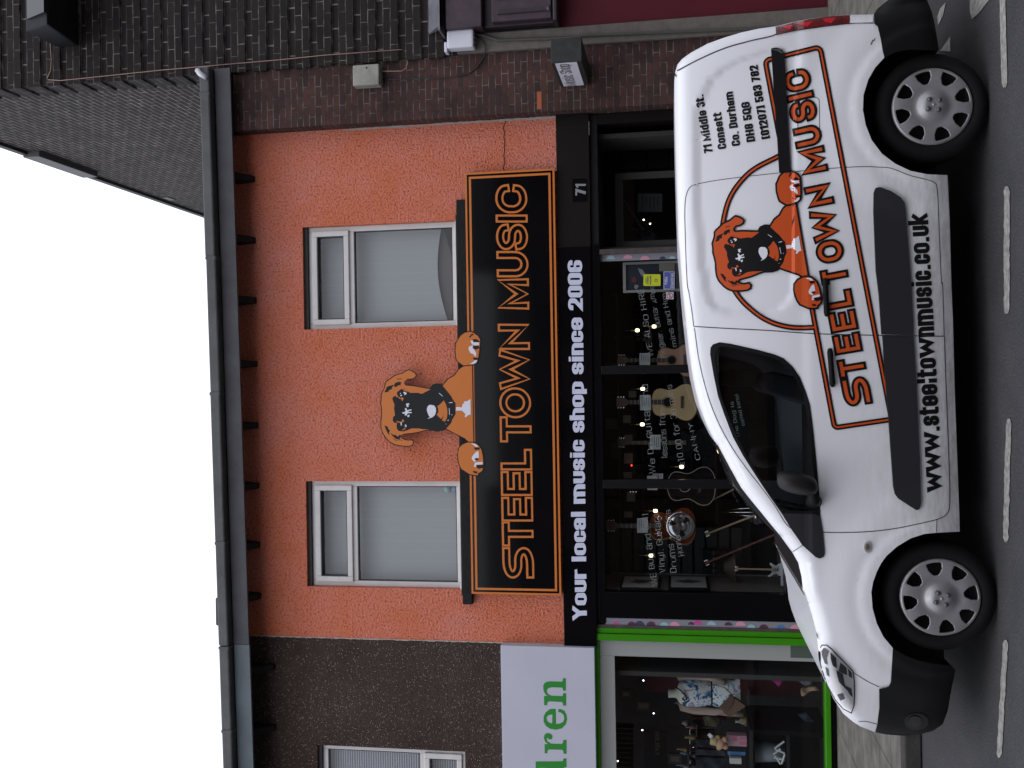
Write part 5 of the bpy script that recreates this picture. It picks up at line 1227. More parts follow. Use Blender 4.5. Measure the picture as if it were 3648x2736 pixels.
wallpic(770, 1212, 'framed music picture on the side wall, upper of the two', 0); wallpic(1298, 1745, 'framed music picture on the side wall, lower of the two', 2)

# --- instruments -------------------------------------------------------------
m_spr = mat('spruce_top', (.42, .30, .16), .35, var=(4, .18)); m_spr2 = mat('tan_spruce_top', (.30, .17, .11), .4); m_rim = mat('guitar_rim', (.09, .05, .03), .4); m_fb = mat('fingerboard', (.035, .024, .02), .5); m_blkg = mat('black_guitar_gloss', (.006, .006, .007), .12)
m_bind = mat('pale_binding', (.32, .30, .27), .4); m_sun = mat('sunburst_lacquer', (.16, .035, .008), .15, var=(2.2, .8)); m_chrome = mat('chrome', (.75, .75, .76), .12, metal=1.); m_wg = mat('white_guitar_body', (.50, .53, .55), .3); m_map = mat('maple_neck', (.34, .24, .15), .4); m_redg = mat('red_guitar_lacquer', (.22, .012, .015), .2)
AC = [(0,0),(.01,.16),(.05,.28),(.13,.37),(.24,.40),(.36,.37),(.47,.30),(.57,.265),(.67,.275),(.78,.30),(.88,.285),(.95,.22),(.99,.10),(1,.04)]
ELR = [(0,.02),(.01,.2),(.08,.34),(.2,.38),(.34,.35),(.48,.26),(.6,.25),(.75,.33),(.92,.40),(1.0,.38),(.99,.30),(.86,.2),(.8,.08)]
ELL = [(.8,-.08),(.85,-.2),(.96,-.30),(1.12,-.36),(1.12,-.42),(.98,-.44),(.82,-.38),(.62,-.27),(.5,-.25),(.36,-.31),(.22,-.38),(.08,-.36),(.01,-.2)]
def guitar(name, tail, btop, head, Y, kind, top, label, cat, rim=None, neck=None, half=1.0, tilt=0.0, detail=True, group=None):
    tail, btop, head = Vector(tail), Vector(btop), Vector(head); ax_ = btop - tail; bl = ax_.length; d = ax_ / bl; pv = Vector((-d.y, d.x))
    hd = (head - tail).length / bl
    dm = 0.10 if kind != 'electric' else .045
    base = P(*tail, Y); t = empty(name, base, label, cat, group)
    def m(tt, ss, dy=0.0): q = tail + d * (tt * bl) + pv * (ss * bl * half); return P(q.x, q.y, Y - dy)
    if kind == 'electric': ol = ELR + ELL
    else: ol = AC + [(a, -b_) for a, b_ in AC[::-1][:-1]]
    # smooth outline
    cp = curve_pts([Vector(p) for p in ol + [ol[0]]], 3)[:-1]; cp = [c for i, c in enumerate(cp) if i == 0 or (c - cp[i-1]).length > 1e-4]
    pts = [(c.x, c.y) for c in cp]
    flat('body', [pts], lambda u, v, l=0: m(u, v), rim or m_rim, t, thick=dm)
    flat('top', [[(a * 1.0, b_) for a, b_ in pts]], lambda u, v, l=0: m(.5 + (u - .5) * .985, v * .985, dm + .002), top, t)
    if kind == 'black':
        q = ribbon(curve_pts([Vector(p) for p in ol + [ol[0]]], 3), .012, False, False)
        flat_text('binding', [([tuple(p) for p in qq], 0) for qq in q], lambda u, v, l=0: m(u, v, dm + .004), m_bind, t)
    nk = neck or m_fb
    def rect(t0, t1, w0, w1, y0, y1, nm, mt):
        a = [m(t0, -w0, y1), m(t1, -w1, y1), m(t1, w1, y1), m(t0, w0, y1)]; c = [m(t0, -w0, y0), m(t1, -w1, y0), m(t1, w1, y0), m(t0, w0, y0)]
        return MB().hexa(a, c).build(nm, mt, t, bevel=.001)
    w0 = .055
    rect(.72 if kind != 'electric' else .68, hd - .24, w0, w0 * .8, dm - .02, dm + .015, 'neck', nk)
    hh = [m(hd - .24, -.05, dm), m(hd - .19, -.085, dm), m(hd, -.09, dm), m(hd, .09, dm), m(hd - .19, .085, dm), m(hd - .24, .05, dm)]
    MB().prism(hh, (0, -.012, 0)).build('headstock', rim or m_rim if kind != 'electric' else nk, t)
    if detail:
        tb = MB()
        for i in range(3):
            for sg_ in (-1, 1):
                c0 = m(hd - .16 + i * .06, sg_ * .115, dm); tb.lathe(c0, [(0, -.006), (.008, -.004), (.008, .004), (0, .006)], 'y', 8)
        tb.build('tuning_pegs', m_chrome, t)
        fr_ = []
        for i in range(9):
            tt = .78 + i * (hd - .24 - .78) / 9; 
            fr_.append(([(tt, -w0), (tt + .006, -w0), (tt + .006, w0), (tt, w0)], 0))
        flat_text('frets', fr_, lambda u, v, l=0: m(u, v, dm + .017), m_bind, t)
    def disc(tc_, r, nm, mt, dy, r0=0.0):
        o1 = [(tc_ + r * math.cos(a * .2094), r * math.sin(a * .2094)) for a in range(30)]
        po = (o1, [[(tc_ + r0 * math.cos(a * .2094), r0 * math.sin(a * .2094)) for a in range(30)]]) if r0 else o1
        flat(nm, [po], lambda u, v, l=0: m(u, v, dm + dy), mt, t)
    if kind in ('acoustic', 'black'):
        disc(.64, .125, 'rosette', m_fb if kind == 'acoustic' else m_bind, .003, .112); disc(.64, .10, 'sound_hole', m_seal, .004)
        rect(.30, .36, .13, .13, dm, dm + .012, 'bridge', m_fb)
    if kind == 'resonator':
        cn = m(.33, 0, dm); rr_ = (m(.33, .31, dm) - cn).length
        MB().lathe(cn, [(0, -.028), (rr_ * .2, -.03), (rr_ * .45, -.018), (rr_ * .75, -.03), (rr_ * .88, -.012), (rr_ * .94, -.02), (rr_, -.002)], 'y', 48).build('cone_plate', m_chrome, t, smooth=True)
        sl = []
        for k in range(6):
            a0 = k * 1.0472 + .3; pg = []
            for (rr2, aa) in ((.10, -.16), (.24, -.30), (.25, 0), (.24, .30), (.10, .16)): pg.append((.33 + rr2 * math.cos(a0 + aa), rr2 * math.sin(a0 + aa)))
            sl.append(pg)
        flat('cone_slots', sl[::2], lambda u, v, l=0: m(u, v, dm + .033), m_seal, t)
        for s_ in (-1, 1):
            c0 = m(.78, s_ * .165, dm); MB().lathe(c0, [(.0, -.002), (.017, -.003), (.024, -.007), (.027, -.002)], 'y', 24).build('sound_port', m_chrome, t, smooth=True)
            MB().lathe(c0, [(0, -.0045), (.0165, -.004)], 'y', 20).build('port_mesh', mat('port_mesh', (.08, .08, .08), .5), t)
    if kind == 'electric':
        flat('scratchplate', [[(.25,.05),(.32,.28),(.5,.2),(.62,.2),(.8,.28),(.82,.08),(.86,-.12),(.78,-.26),(.6,-.2),(.4,-.14)]], lambda u, v, l=0: m(u, v, dm + .004), mat('scratchplate_pale', (.34, .35, .36), .4) if top is m_wg else m_seal, t)
        for k in (.38, .52, .66): rect(k, k + .04, .09, .09, dm, dm + .01, 'pickup', m_chrome if kind == 'x' else m_seal)
    return t
guitar('acoustic_guitar', (2484,1433), (2320,1433), (2196,1433), .42, 'acoustic', m_spr, 'pale spruce acoustic guitar hanging in the middle pane, brightest of all', 'guitar')
guitar('acoustic_guitar', (2487,1283), (2340,1283), (2200,1283), .5, 'acoustic', m_spr2, 'pinkish tan acoustic guitar hanging right of the middle pane', 'guitar')
guitar('acoustic_guitar', (2548,1732), (2378,1732), (2240,1732), .42, 'black', m_blkg, 'black acoustic guitar with thin pale binding behind the left mullion', 'guitar', rim=m_blkg)
guitar('resonator_guitar', (2477,1873), (2315,1873), (2160,1873), .42, 'resonator', m_sun, 'sunburst resonator guitar with a round chrome cover plate', 'guitar')
guitar('bass_guitar', (2540,1577), (2400,1577), (2200,1577), .55, 'electric', m_blkg, 'dark electric bass guitar with a long neck between the pale and black acoustics', 'guitar', rim=m_blkg, neck=mat('dark_neck', (.06, .05, .045), .5))
guitar('electric_guitar', zs(800,1465), zs(668,1462), zs(330,1440), .45, 'electric', m_wg, 'white electric guitar hanging low at the left end of the window', 'guitar', rim=m_sun, neck=m_map, half=1.25)
guitar('electric_guitar', zs(880,1050), zs(700,1125), zs(40,1420), .5, 'electric', m_redg, 'red electric guitar leaning on a stand behind the van bonnet', 'guitar', rim=m_redg, neck=mat('dark_red_neck', (.10, .03, .02), .5))
guitar('electric_guitar', zs(800,820), zs(620,890), zs(60,1170), .6, 'electric', m_blkg, 'black guitar leaning just right of the leaning red one', 'guitar', rim=m_blkg, neck=m_map)
guitar('electric_guitar', zs(560,550), zs(420,620), zs(60,830), .55, 'electric', m_blkg, 'black guitar with a pale headstock leaning below the left mullion', 'guitar', rim=m_blkg, neck=m_map)
guitar('electric_guitar', z4(1085,672), z4(985,520), z4(950,110), 1.15, 'electric', mat('blue_black_lacquer', (.02, .03, .05), .15), 'blue black electric guitar seen sideways through the shop door', 'guitar', rim=m_blkg)
# dim guitars on the far wall
for i, (px_, py_) in enumerate([(2260, 1050), (2255, 1120), (2262, 1200), (2258, 1640), (2265, 1800), (2250, 1960)]):
    guitar('electric_guitar', (px_ + 62, py_), (px_ + 5, py_), (px_ - 75, py_), 3.05, 'electric' if i % 2 else 'acoustic', [m_redg, m_sun, m_wg, m_blkg, m_sun, m_wg][i], 'dim guitar hanging on the dark far wall of the music shop', 'guitar', detail=False, group='guitars hanging on the far shop wall')

# --- price cards
m_card = mat('white_card', (.36, .37, .38), .7); m_cardd = mat('cream_card', (.22, .20, .18), .8); m_ink = mat('card_ink', (.05, .05, .05), .8)
def card(f, x0, x1, y0, y1, Y, lab, mt=None, lines=4, tl=0.0):
    c = P(*f((x0 + x1) / 2, (y0 + y1) / 2), Y); t = empty('price_card', c, lab, 'card', 'price cards in the music shop window')
    def mp(u, v, l=0): 
        a, b_ = f(x0 + (x1 - x0) * (u + tl * (v - .5)), y0 + (y1 - y0) * v); return P(a, b_, Y - l)
    flat('card', [[(0, 0), (1, 0), (1, 1), (0, 1)]], mp, mt or m_card, t, thick=.002)
    it = []
    for k in range(lines):
        u = .2 + k * .62 / max(1, lines - 1) - .03; a, b_ = random.uniform(.10, .2), random.uniform(.6, .9); v = a
        while v < b_:
            e = min(b_, v + random.uniform(.05, .14)); it.append(([(u, v), (u + .05, v), (u + .05, e), (u, e)], 0)); v = e + .03
    flat_text('writing', it, lambda u, v, l=0: mp(u, v, .004), m_ink, t)
card(z5, 980, 1078, 150, 260, .30, 'price card over the neck of the tan acoustic guitar'); card(z5, 985, 1085, 538, 678, .30, 'price card on the neck of the pale spruce acoustic', tl=.05)
card(z5, 1078, 1175, 905, 1040, .35, 'price card with printed lines halfway down the bass neck'); card(z5, 1052, 1145, 1283, 1415, .30, 'price card half hidden by the left mullion', tl=.03)
card(z5, 1100, 1198, 1262, 1318, .33, 'narrow card tucked right of the left mullion'); card(z6, 965, 1078, 290, 446, .30, 'price card on the neck of the resonator guitar')
for x0, x1, y0, y1, lb in ((830,900,725,795,'dim cream card right of the bass headstock'),(838,918,1075,1170,'dim cream card left of the bass headstock, with a red lamp beside it'),(832,912,1250,1305,'dim cream card touching the left mullion'),(862,940,1435,1520,'dim cream card just left of the left mullion'),(880,950,500,560,'dim card above the pale acoustic headstock'),(840,915,905,980,'dim card behind the bass headstock')):
    card(z5, x0, x1, y0, y1, .85, lb, m_cardd, 3)
card(z6, 825, 915, 218, 282, .85, 'dim cream card above the resonator guitar neck', m_cardd, 3)
card(z4, 965, 1190, 232, 402, 1.05, 'dim notice in the door glass above the sideways guitar', mat('dim_notice', (.10, .10, .11), .8), 5)

# --- small lit lamps
m_bulb = mat('lit_bulb', (.9, .8, .6), .4, emit=((1.0, .74, .42), 9.0)); m_wire = mat('brass_wire', (.30, .22, .10), .4, metal=.5)
for px_, py_, lb in ((2330,1163,'lit bulb nearest the notice board, lower of the two there'),(2270,1177,'lit bulb by the notice board, smaller and higher'),(2289.6,1385,'lit bulb just right of the pale acoustic neck'),(2287.7,1512,'lit bulb between the pale acoustic and the bass neck'),
                     (2428,1663,'lit bulb hanging lowest, beside the black acoustic'),(2334.7,1820,'lit bulb at the shoulder of the resonator guitar'),(2319,1979,'lit bulb furthest left, near the framed pictures')):
    c = P(px_, py_, .30); t = empty('pendant_lamp', c, lb, 'lamp', 'small lit lamps in the window')
    MB().lathe(c, [(0, -.024), (.015, -.02), (.018, 0), (.015, .018), (0, .022)], 'z', 12).build('bulb', m_bulb, t, smooth=True)
    MB().lathe(c + Vector((0, 0, .03)), [(.004, -.014), (.008, -.01), (.007, .03), (.002, .04)], 'z', 10).build('socket', m_wire, t, smooth=True)
    MB().tube([c + Vector((0, 0, .06)), c + Vector((0, 0, .13))], .0015, 5).build('stem', m_wire, t)
for px_, py_, k in ((2316,797,0),(2293,783,0),(2250,1658,1),(2318,845,1),(2334,866,1)):
    c = P(px_, py_, 1.3 if px_ != 2250 else .8)
    o = MB().lathe(c, [(0, -.012), (.012, 0), (0, .012)], 'z', 10).build('indicator_light', [m_bulb, mat('red_led', (.6, .02, .01), .4, emit=((1, .05, .03), 4.0))][k], None, smooth=True)
    tag(o, ['small warm lamp glowing inside the shop door', 'small red indicator light glowing inside the dark shop'][k], 'light', 'little lights deep in the shop')

# --- handwriting on the glass
m_chalk = mat('white_marker', (.30, .32, .32), .8)
hw = []
for tx_, f, p0, p1, xh in (('We Do Guitar and', z5, (1130,1258), (1050,440), 17), ('lessons from', z5, (1240,1118), (1215,655), 16), ('\u00a310.00 for 30 mins', z5, (1400,1190), (1282,440), 16), ('CANNY', z5, (1545,1130), (1465,790), 14),
                      ('WE ALSO HIRE', z4, (1112,1735), (1020,1110), 16), ('PA gear, Guitar Amps', z4, (1225,1745), (1110,1080), 14), ('mins and Him', z4, (1330,1640), (1225,1150), 14),
                      ('WE Buy and Sell', z6, (1180,1012), (1075,235), 17), ('Vinyl, Guitars', z6, (1272,870), (1200,240), 17), ('Drums + Mics', z6, (1392,870), (1315,200), 16), ('Hunner', z6, (1465,690), (1420,450), 15)):
    hw += text_polys(tx_, f(*p0), f(*p1), xh, s=.046, gap=.16, jit=.14, step=None)
o = flat_text('window_writing', hw, plane_map(.046), m_chalk, None, stack=.0001); tag(o, 'white handwritten slogans drawn across the music shop window panes', 'writing')
hw = text_polys('The Dog is', B(392,1092), B(352,880), 10, s=.10, gap=.14, jit=.06, step=6) + text_polys('called Kenol', B(420,1020), B(380,835), 10, s=.10, gap=.14, jit=.06, step=6)
flat_text('window_writing', hw, cachemap(-.008), mat('faint_marker', (.06, .09, .085), .8), van)

# --- stickers and notice board near the door
m_fr = mat('pale_grey_frame', (.27, .27, .26), .5)
q0 = P(*z4(830, 1150), .12); q1 = P(*z4(1430, 846), .12)
nb = empty('notice_board', (q0.x, .12, q1.z), 'pale framed notice board standing inside the window next to the door post', 'notice board')
MB().box(q0.x + .03, q1.x - .03, .135, .14, q1.z, q0.z - .03).build('backing', mat('navy_poster', (.012, .016, .035), .5), nb)
b = MB(); b.box(q0.x, q0.x + .027, .11, .145, q1.z, q0.z); b.box(q1.x - .027, q1.x, .11, .145, q1.z, q0.z); b.box(q0.x + .027, q1.x - .027, .11, .145, q0.z - .034, q0.z); b.build('frame', m_fr, nb, bevel=.003)
flat('poster', [rp(z4, [(965,920),(1010,935),(1040,990),(1005,1000),(980,960)]), rp(z4, [(940,1070),(975,1085),(950,1120),(930,1100)])], plane_map(.132), mat('poster_pale', (.26, .25, .25), .5), nb)
flat('note', [rp(z4, [(1162,872),(1305,872),(1305,950),(1162,950)])], plane_map(.131), m_cardd, nb)
flat('poster_face', [[z4(930 + 25 * math.cos(a * .3927), 1030 + 28 * math.sin(a * .3927)) for a in range(16)]], plane_map(.130), mat('dull_red', (.13, .03, .03), .6), nb)
def sticker(nm, f, pts, mt, lab, Y=.040): 
    o_ = flat(nm, [rp(f, pts)], plane_map(Y), mt, None, thick=.001); tag(o_, lab, 'sticker'); return o_
st = sticker('shop_sticker', z4, [(1018,985),(1022,978),(1168,978),(1175,985),(1175,1078),(1168,1085),(1022,1085),(1016,1078)], mat('yellow_sticker', (.42, .46, .01), .5), 'yellow rounded sticker offering 24 hours every day, on the shop window')
flat_text('print', text_polys('24 hours', z4(1064,1070), z4(1064,995), 5, s=.2) + text_polys('every day', z4(1088,1072), z4(1088,993), 5, s=.2) + text_polys('pay on', z4(1045,1055), z4(1045,1010), 3.6, s=.18), plane_map(.0375), m_ink, st)
flat('emblem', [([z4(1133 + 15 * math.cos(a * .3927), 1034 + 15 * math.sin(a * .3927)) for a in range(16)], [[z4(1133 + 10 * math.cos(a * .3927), 1034 + 10 * math.sin(a * .3927)) for a in range(16)]])], plane_map(.0375), m_ink, st)
st = sticker('shop_sticker', z4, [(1203,952),(1305,952),(1305,1116),(1203,1116)], mat('sticker_white', (.40, .40, .46), .5), 'blue and white payment card sticker on the shop window')
flat('blue_field', [rp(z4, [(1208,957),(1264,957),(1264,1111),(1208,1111)]), rp(z4, [(1266,957),(1300,957),(1300,1111),(1266,1111)])], plane_map(.0378), mat('sticker_blue', (.05, .07, .26), .5), st)
flat_text('print', text_polys('VISA', z4(1240,1075), z4(1240,1000), 8.5, s=.22) + text_polys('Electron', z4(1295,1102), z4(1295,968), 8.0, s=.20), plane_map(.036), MATS['sticker_white'], st)
st = sticker('shop_sticker', z4, [(1227,1142),(1295,1142),(1295,1208),(1227,1208)], MATS['sticker_white'], 'small square no smoking sticker on the shop window')
flat('roundel', [([z4(1261 + 30 * math.cos(a * .314), 1175 + 30 * math.sin(a * .314)) for a in range(20)], [[z4(1261 + 24 * math.cos(a * .314), 1175 + 24 * math.sin(a * .314)) for a in range(20)]]), rp(z4, [(1243,1156),(1247,1152),(1280,1194),(1276,1198)])], plane_map(.0378), mat('sign_red', (.30, .02, .03), .5), st)
flat('cigarette', [rp(z4, [(1258,1155),(1264,1155),(1264,1195),(1258,1195)])], plane_map(.0382), m_ink, st)

# --- door and recess
DY = .75
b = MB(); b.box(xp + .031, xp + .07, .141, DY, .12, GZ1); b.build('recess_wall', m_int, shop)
MB().box(xp + .03, XR - .01, .122, 1.0, GZ1 + .0, GZ1 + .03).build('recess_ceiling', m_blkm, shop)
MB().box(XR - .12, XR - .01, .0, DY, .12, GZ1).build('recess_wall', m_bpan, shop)
dx0, dx1 = P(2250, 878, DY).x, P(2250, 614, DY).x; dzt = P(2191, 700, DY).z
b = MB(); b.box(dx0, dx0 + .06, DY, DY + .05, .14, dzt); b.box(dx1 - .08, dx1, DY, DY + .05, .14, dzt); b.box(dx0 + .06, dx1 - .08, DY, DY + .05, dzt - .09, dzt); b.box(dx0 + .06, dx1 - .08, DY, DY + .05, .14, .45)
dr = b.build('door', mat('grey_door_frame', (.055, .055, .052), .5), shop, bevel=.005)
MB().grid(lambda u, v: (dx0 + .06 + (dx1 - dx0 - .14) * u, DY + .025, .45 + (dzt - .54) * v), 1, 1).build('pane', g_shop, dr, fixn=False)
MB().tube([(dx1 - .11, DY - .05, 1.0), (dx1 - .11, DY - .05, 1.3)], .012, 8).build('handle', m_chrome, dr, smooth=True)
b = MB()
for k in range(9): b.box(dx1 + .03, XR - .14, DY - .02, DY, .2 + k * .26, .2 + k * .26 + .235)
b.build('boarding', m_blk, shop, bevel=.006)
# odds and ends in the window: lampshade, brand card, bag boxes, slim shelves
t = empty('lampshade', P(*zs(270,1440), .6), 'brown conical lampshade above the white electric guitar', 'lampshade')
c = P(*zs(270,1440), .55); MB().lathe(c, [(.045, .06), (.05, .055), (.14, -.055), (.145, -.06)], 'z', 28).build('shade', mat('brown_shade', (.035, .022, .018), .8), t, smooth=True)
MB().lathe(c + Vector((0, 0, -.065)), [(.12, 0), (.15, .002), (.15, .012), (.12, .014)], 'z', 28).build('rim', m_rim, t, smooth=True)
t = empty('brand_card', P(*zs(800,1480), .35), 'white card with dark lettering below the white electric guitar', 'card')
flat('card', [rp(zs, [(778,1332),(836,1332),(860,1622),(778,1622)])], plane_map(.34), mat('bright_card', (.48, .50, .54), .6), t, thick=.002)
flat_text('writing', text_polys('NECC', zs(848,1600), zs(838,1440), 9, s=.2) + text_polys('try for you', zs(812,1570), zs(808,1460), 4, s=.15), plane_map(.336), m_ink, t)
for k in range(4):
    y0 = 352 + k * 36; t = empty('bag_box', P(*zw(920, y0 + 14), .8), ['topmost', 'second', 'third', 'lowest'][k] + ' black box printed STUDENT BAG, of the stack left of the red guitar', 'box', 'boxed student bags')
    q0, q1 = P(*zw(848, y0 + 34), .8), P(*zw(1005, y0 + 2), .8)
    MB().box(q0.x, q1.x, .8, .9, q1.z, q0.z).build('box', m_blkm, t, bevel=.004)
    flat_text('print', text_polys('STUDENT BAG', zw(938 - 30, y0 + 6 - 0), zw(938 - 30, y0 + 31), 4.5, s=.2, up=(1, 0)), plane_map(.796), mat('faded_print', (.16, .16, .16), .7), t)
sh = MB(); 
for k in range(5): sh.box(-1.9, 1.2, 2.6, 2.9, 1.2 + k * .32, 1.22 + k * .32)
sh.build('shelf', m_intw, shop)
m_bx = [mat('stock_dark', (.05, .05, .055), .7), mat('stock_grey', (.11, .11, .11), .7), mat('stock_brown', (.07, .05, .035), .7)]
rnd = random.Random(4)
for k in range(16):
    x_ = rnd.uniform(-1.85, 1.1); l_ = rnd.randrange(5); w_ = rnd.uniform(.1, .22)
    o = MB().box(x_, x_ + w_, 2.62, 2.8, 1.222 + l_ * .32, 1.222 + l_ * .32 + rnd.uniform(.1, .24)).build('stock_box', m_bx[k % 3], None, bevel=.004); tag(o, 'dim small stock box on the shelves at the back of the music shop', 'box', 'boxes on the dim back shelves')
# clear plastic drum of sticks / cymbal stand shapes low in the window
t = empty('drum_stand', P(*zs(480,900), .7), 'chrome drum hardware standing behind the leaning guitars', 'drum stand')
c = P(*zs(480,900), .75)
for dx, dz, r_ in ((0, .1, .012), (.08, .02, .010), (-.07, -.04, .010)): MB().tube([c + Vector((dx, 0, -.5)), c + Vector((dx * .4, 0, dz + .25))], r_ * .6, 8).build('pole', m_chrome, t, smooth=True)
MB().lathe(c + Vector((0, 0, -.06)), [(0, .02), (.13, .0), (.135, -.1), (0, -.11)], 'z', 28).build('drum', mat('smoky_drum', (.10, .09, .13), .2), t, smooth=True)
MB().lathe(c + Vector((0, 0, -.05)), [(.134, .012), (.142, .01), (.142, -.012), (.134, -.014)], 'z', 28).build('hoop', m_chrome, t, smooth=True)

# ================================================================== LEFT SHOPFRONT
m_gr = mat('bright_green_paint', (.036, .205, .005), .4, spec=.12, var=(3, .12)); m_grn = mat('sign_green', (.004, .19, .010), .45); m_pale = mat('pale_sign_face', (.43, .44, .52), .45, var=(2, .06)); m_gf = mat('grey_window_frame', (.24, .25, .24), .5)
ls = empty('shop_sign', (-4, -.1, 3), 'large pale sign board with green serif letters, cut by the picture edge', 'sign')
s0 = P(1783, 2299, -.12); s1 = P(2117, 2306, -.12)
MB().box(-7.4, s0.x, -.12, -.001, s1.z, s0.z).build('board', m_pale, ls, bevel=.004)
zd = R(1700, 2236, 3.318)
n_ = [(1012,598),(1047,598),(1047,745),(1015,745),(1010,712),(990,708),(880,705),(840,715),(822,740),(825,770),(850,795),(880,805),(1010,810),(1018,775),(1050,775),(1050,922),(1015,922),(1010,885),(990,878),(850,870),(828,885),(825,917),(790,917),(790,808),(830,806),(800,780),(782,740),(780,690),(795,655),(830,638),(880,635),(1000,640),(1012,625)]
e_ = [(925,958),(860,962),(810,1000),(785,1050),(785,1110),(810,1160),(860,1195),(930,1207),(1000,1190),(1045,1145),(1062,1085),(1055,1030),(1030,985),(990,965),(958,962),(958,998),(985,1002),(1020,1030),(1030,1075),(1015,1115),(975,1135),(930,1138),(929,1000)]
eh = [(888,1025),(886,1133),(850,1125),(822,1095),(820,1060),(840,1035)]
r_ = [(1018,1328),(1055,1328),(1055,1490),(1022,1490),(1015,1450),(990,1443),(850,1440),(830,1450),(828,1485),(797,1485),(797,1378),(835,1376),(800,1345),(787,1300),(795,1265),(820,1248),(855,1248),(885,1270),(890,1300),(875,1322),(845,1320),(830,1300),(818,1312),(830,1345),(870,1370),(990,1375),(1012,1365)]
d_ = [(690,1582),(1000,1580),(1015,1570),(1018,1547),(1055,1547),(1055,1650),(1025,1652),(1050,1700),(1062,1760),(1045,1830),(1000,1880),(920,1900),(840,1880),(795,1830),(785,1760),(800,1700),(828,1660),(730,1658),(725,1700),(690,1700)]
dh = [(860,1672),(990,1670),(1020,1710),(1022,1770),(1000,1810),(920,1822),(845,1810),(820,1770),(825,1710)]
flat('lettering', [rp(zd, n_), (rp(zd, e_), [rp(zd, eh)]), rp(zd, r_), (rp(zd, d_), [rp(zd, dh)])], plane_map(-.1222), m_grn, ls)
gz0, gz1 = P(2946, 2600, -.04).z, P(2119, 2500, -.03).z
gx = P(2500, 2290, -.03).x
gx2 = P(2500, 2245, -.03).x - .002
b = MB(); b.box(gx, gx + (gx2 - gx) * .55, -.05, .1, .2, gz1 + .01); b.build('green_pilaster', m_gr, left, bevel=.006)
MB().box(gx + (gx2 - gx) * .55 + .003, gx2, -.03, .1, .2, gz1 + .01).build('green_pilaster', m_gr, left, bevel=.006)
MB().box(-8.5, gx - .001, -.03, .1, P(2137, 2500, -.03).z, s1.z - .002).build('green_head', m_gr, left, bevel=.004)
MB().box(-8.5, gx - .001, -.06, .12, gz0 - .04, gz0 + .012).build('green_sill', m_gr, left, bevel=.004)
MB().box(-8.5, gx2, -.03, .1, .12, gz0 - .041).build('stall_riser', m_blk, left)
MB().box(gx2 - .001, XL + .25, .0, .1, gz1, 2.93).build('head_infill', m_blkm, left)
fz_t = P(2137, 2500, .0).z; fz_i = P(2192, 2500, .0).z; fxi = P(2400, 2343, 0).x
b = MB(); b.box(fxi, gx - .001, .0, .06, gz0 + .013, fz_t - .001); b.box(-8.5, fxi - .001, .0, .06, fz_i, fz_t - .001); b.build('window_frame', m_gf, left, bevel=.003)
MB().grid(lambda u, v: (-8.4 + (fxi + 8.4) * u, .03, gz0 + (fz_i - gz0) * v), 1, 1).build('shop_window', glass_mat('charity_glass', (.9, .93, .93), .8), left, fixn=False)
MB().box(P(2800, 2343, -.01).x, P(2800, 2296, -.01).x, -.004, -.001, gz0 + .02, P(2816, 2300, -.01).z).build('letter_plate', mat('dull_green_grey', (.05, .07, .055), .6), left)
MB().box(-8.4, XL, .1, 2.6, .08, .14).build('floor', m_flo, left); MB().box(XL - .35, XL - .30, .12, 2.6, .12, 2.7).build('side_wall', m_int, left)
m_rb = mat('dark_red_backdrop', (.10, .012, .014), .8, var=(3, .3))
q0, q1 = P(*zl(640, 480), 1.3), P(*zl(2150, 165), 1.3)
MB().box(q0.x, XL - .35, 1.3, 1.33, q1.z, q0.z).build('red_backdrop', m_rb, left)
b = MB()
for k in range(9):
    q = P(*zl(540, 780 + k * 44), 2.2); b.box(q.x, q.x + .012, 2.0, 2.2, q.z, q.z + .28)
b.build('ceiling_slats', m_int, left)
for k, (u0, u1, v) in enumerate(((170, 1187, 1600), (480, 1187, 1120), (740, 1187, 1040))):
    q0, q1 = P(*zl(v, u1), 1.5), P(*zl(v, u0 + 220), 1.5); MB().box(q0.x, q1.x, 1.2, 1.5, q0.z - .012, q0.z).build('shelf', m_intw, left)
bz = P(*zl(1605, 800), .6).z; bx1 = P(*zl(1600, 690), .9).x; bz2 = P(*zl(1945, 1000), .7).z
MB().box(-8.4, bx1, .38, 1.2, bz - .035, bz).build('display_table', m_blkm, left, bevel=.006)
MB().box(-8.4, bx1, 1.2, 1.24, .14, bz - .036).build('table_back', m_blk, left); MB().box(-8.4, bx1 - .05, .5, 1.19, bz2 - .03, bz2).build('lower_shelf', m_blkm, left, bevel=.004)
MB().box(bx1 - .05, bx1, .4, 1.2, .14, bz - .036).build('table_end', m_blk, left)
# mannequin
MY = .62
mt_ = empty('mannequin', P(*zl(1560, 490), MY), 'headless cream mannequin in a blue floral dress, beige cardigan and bead necklace', 'mannequin')
m_skin = mat('mannequin_cream', (.42, .42, .34), .5)
def tors(pr, nm, mt2, sx_=1.0, n=28, amp=0.0):
    def fn(u, v):
        i = u * (len(pr) - 1); a = int(min(i, len(pr) - 2)); t = i - a; p = [pr[a][j] + (pr[a+1][j] - pr[a][j]) * t for j in range(4)]
        an = v * 2 * math.pi; c = P(*zl(p[0], p[1]), MY); w_ = p[2] / 2.602 / 310. * sx_
        w_ *= 1 + amp * math.sin(an * 9 + u * 4) * u
        return Vector((c.x + w_ * math.cos(an), MY + w_ * p[3] * math.sin(an), c.z))
    return MB().grid(fn, (len(pr) - 1) * 4, n).build(nm, mt2, mt_, smooth=True)
tors([(858, 496, 2, 1), (862, 496, 38, .9), (905, 496, 36, .9), (935, 494, 42, .8), (965, 490, 95, .6), (1010, 488, 118, .6), (1100, 486, 120, .6)], 'bust', m_skin)
m_flor = bpy.data.materials.new('floral_print'); m_flor.use_nodes = True
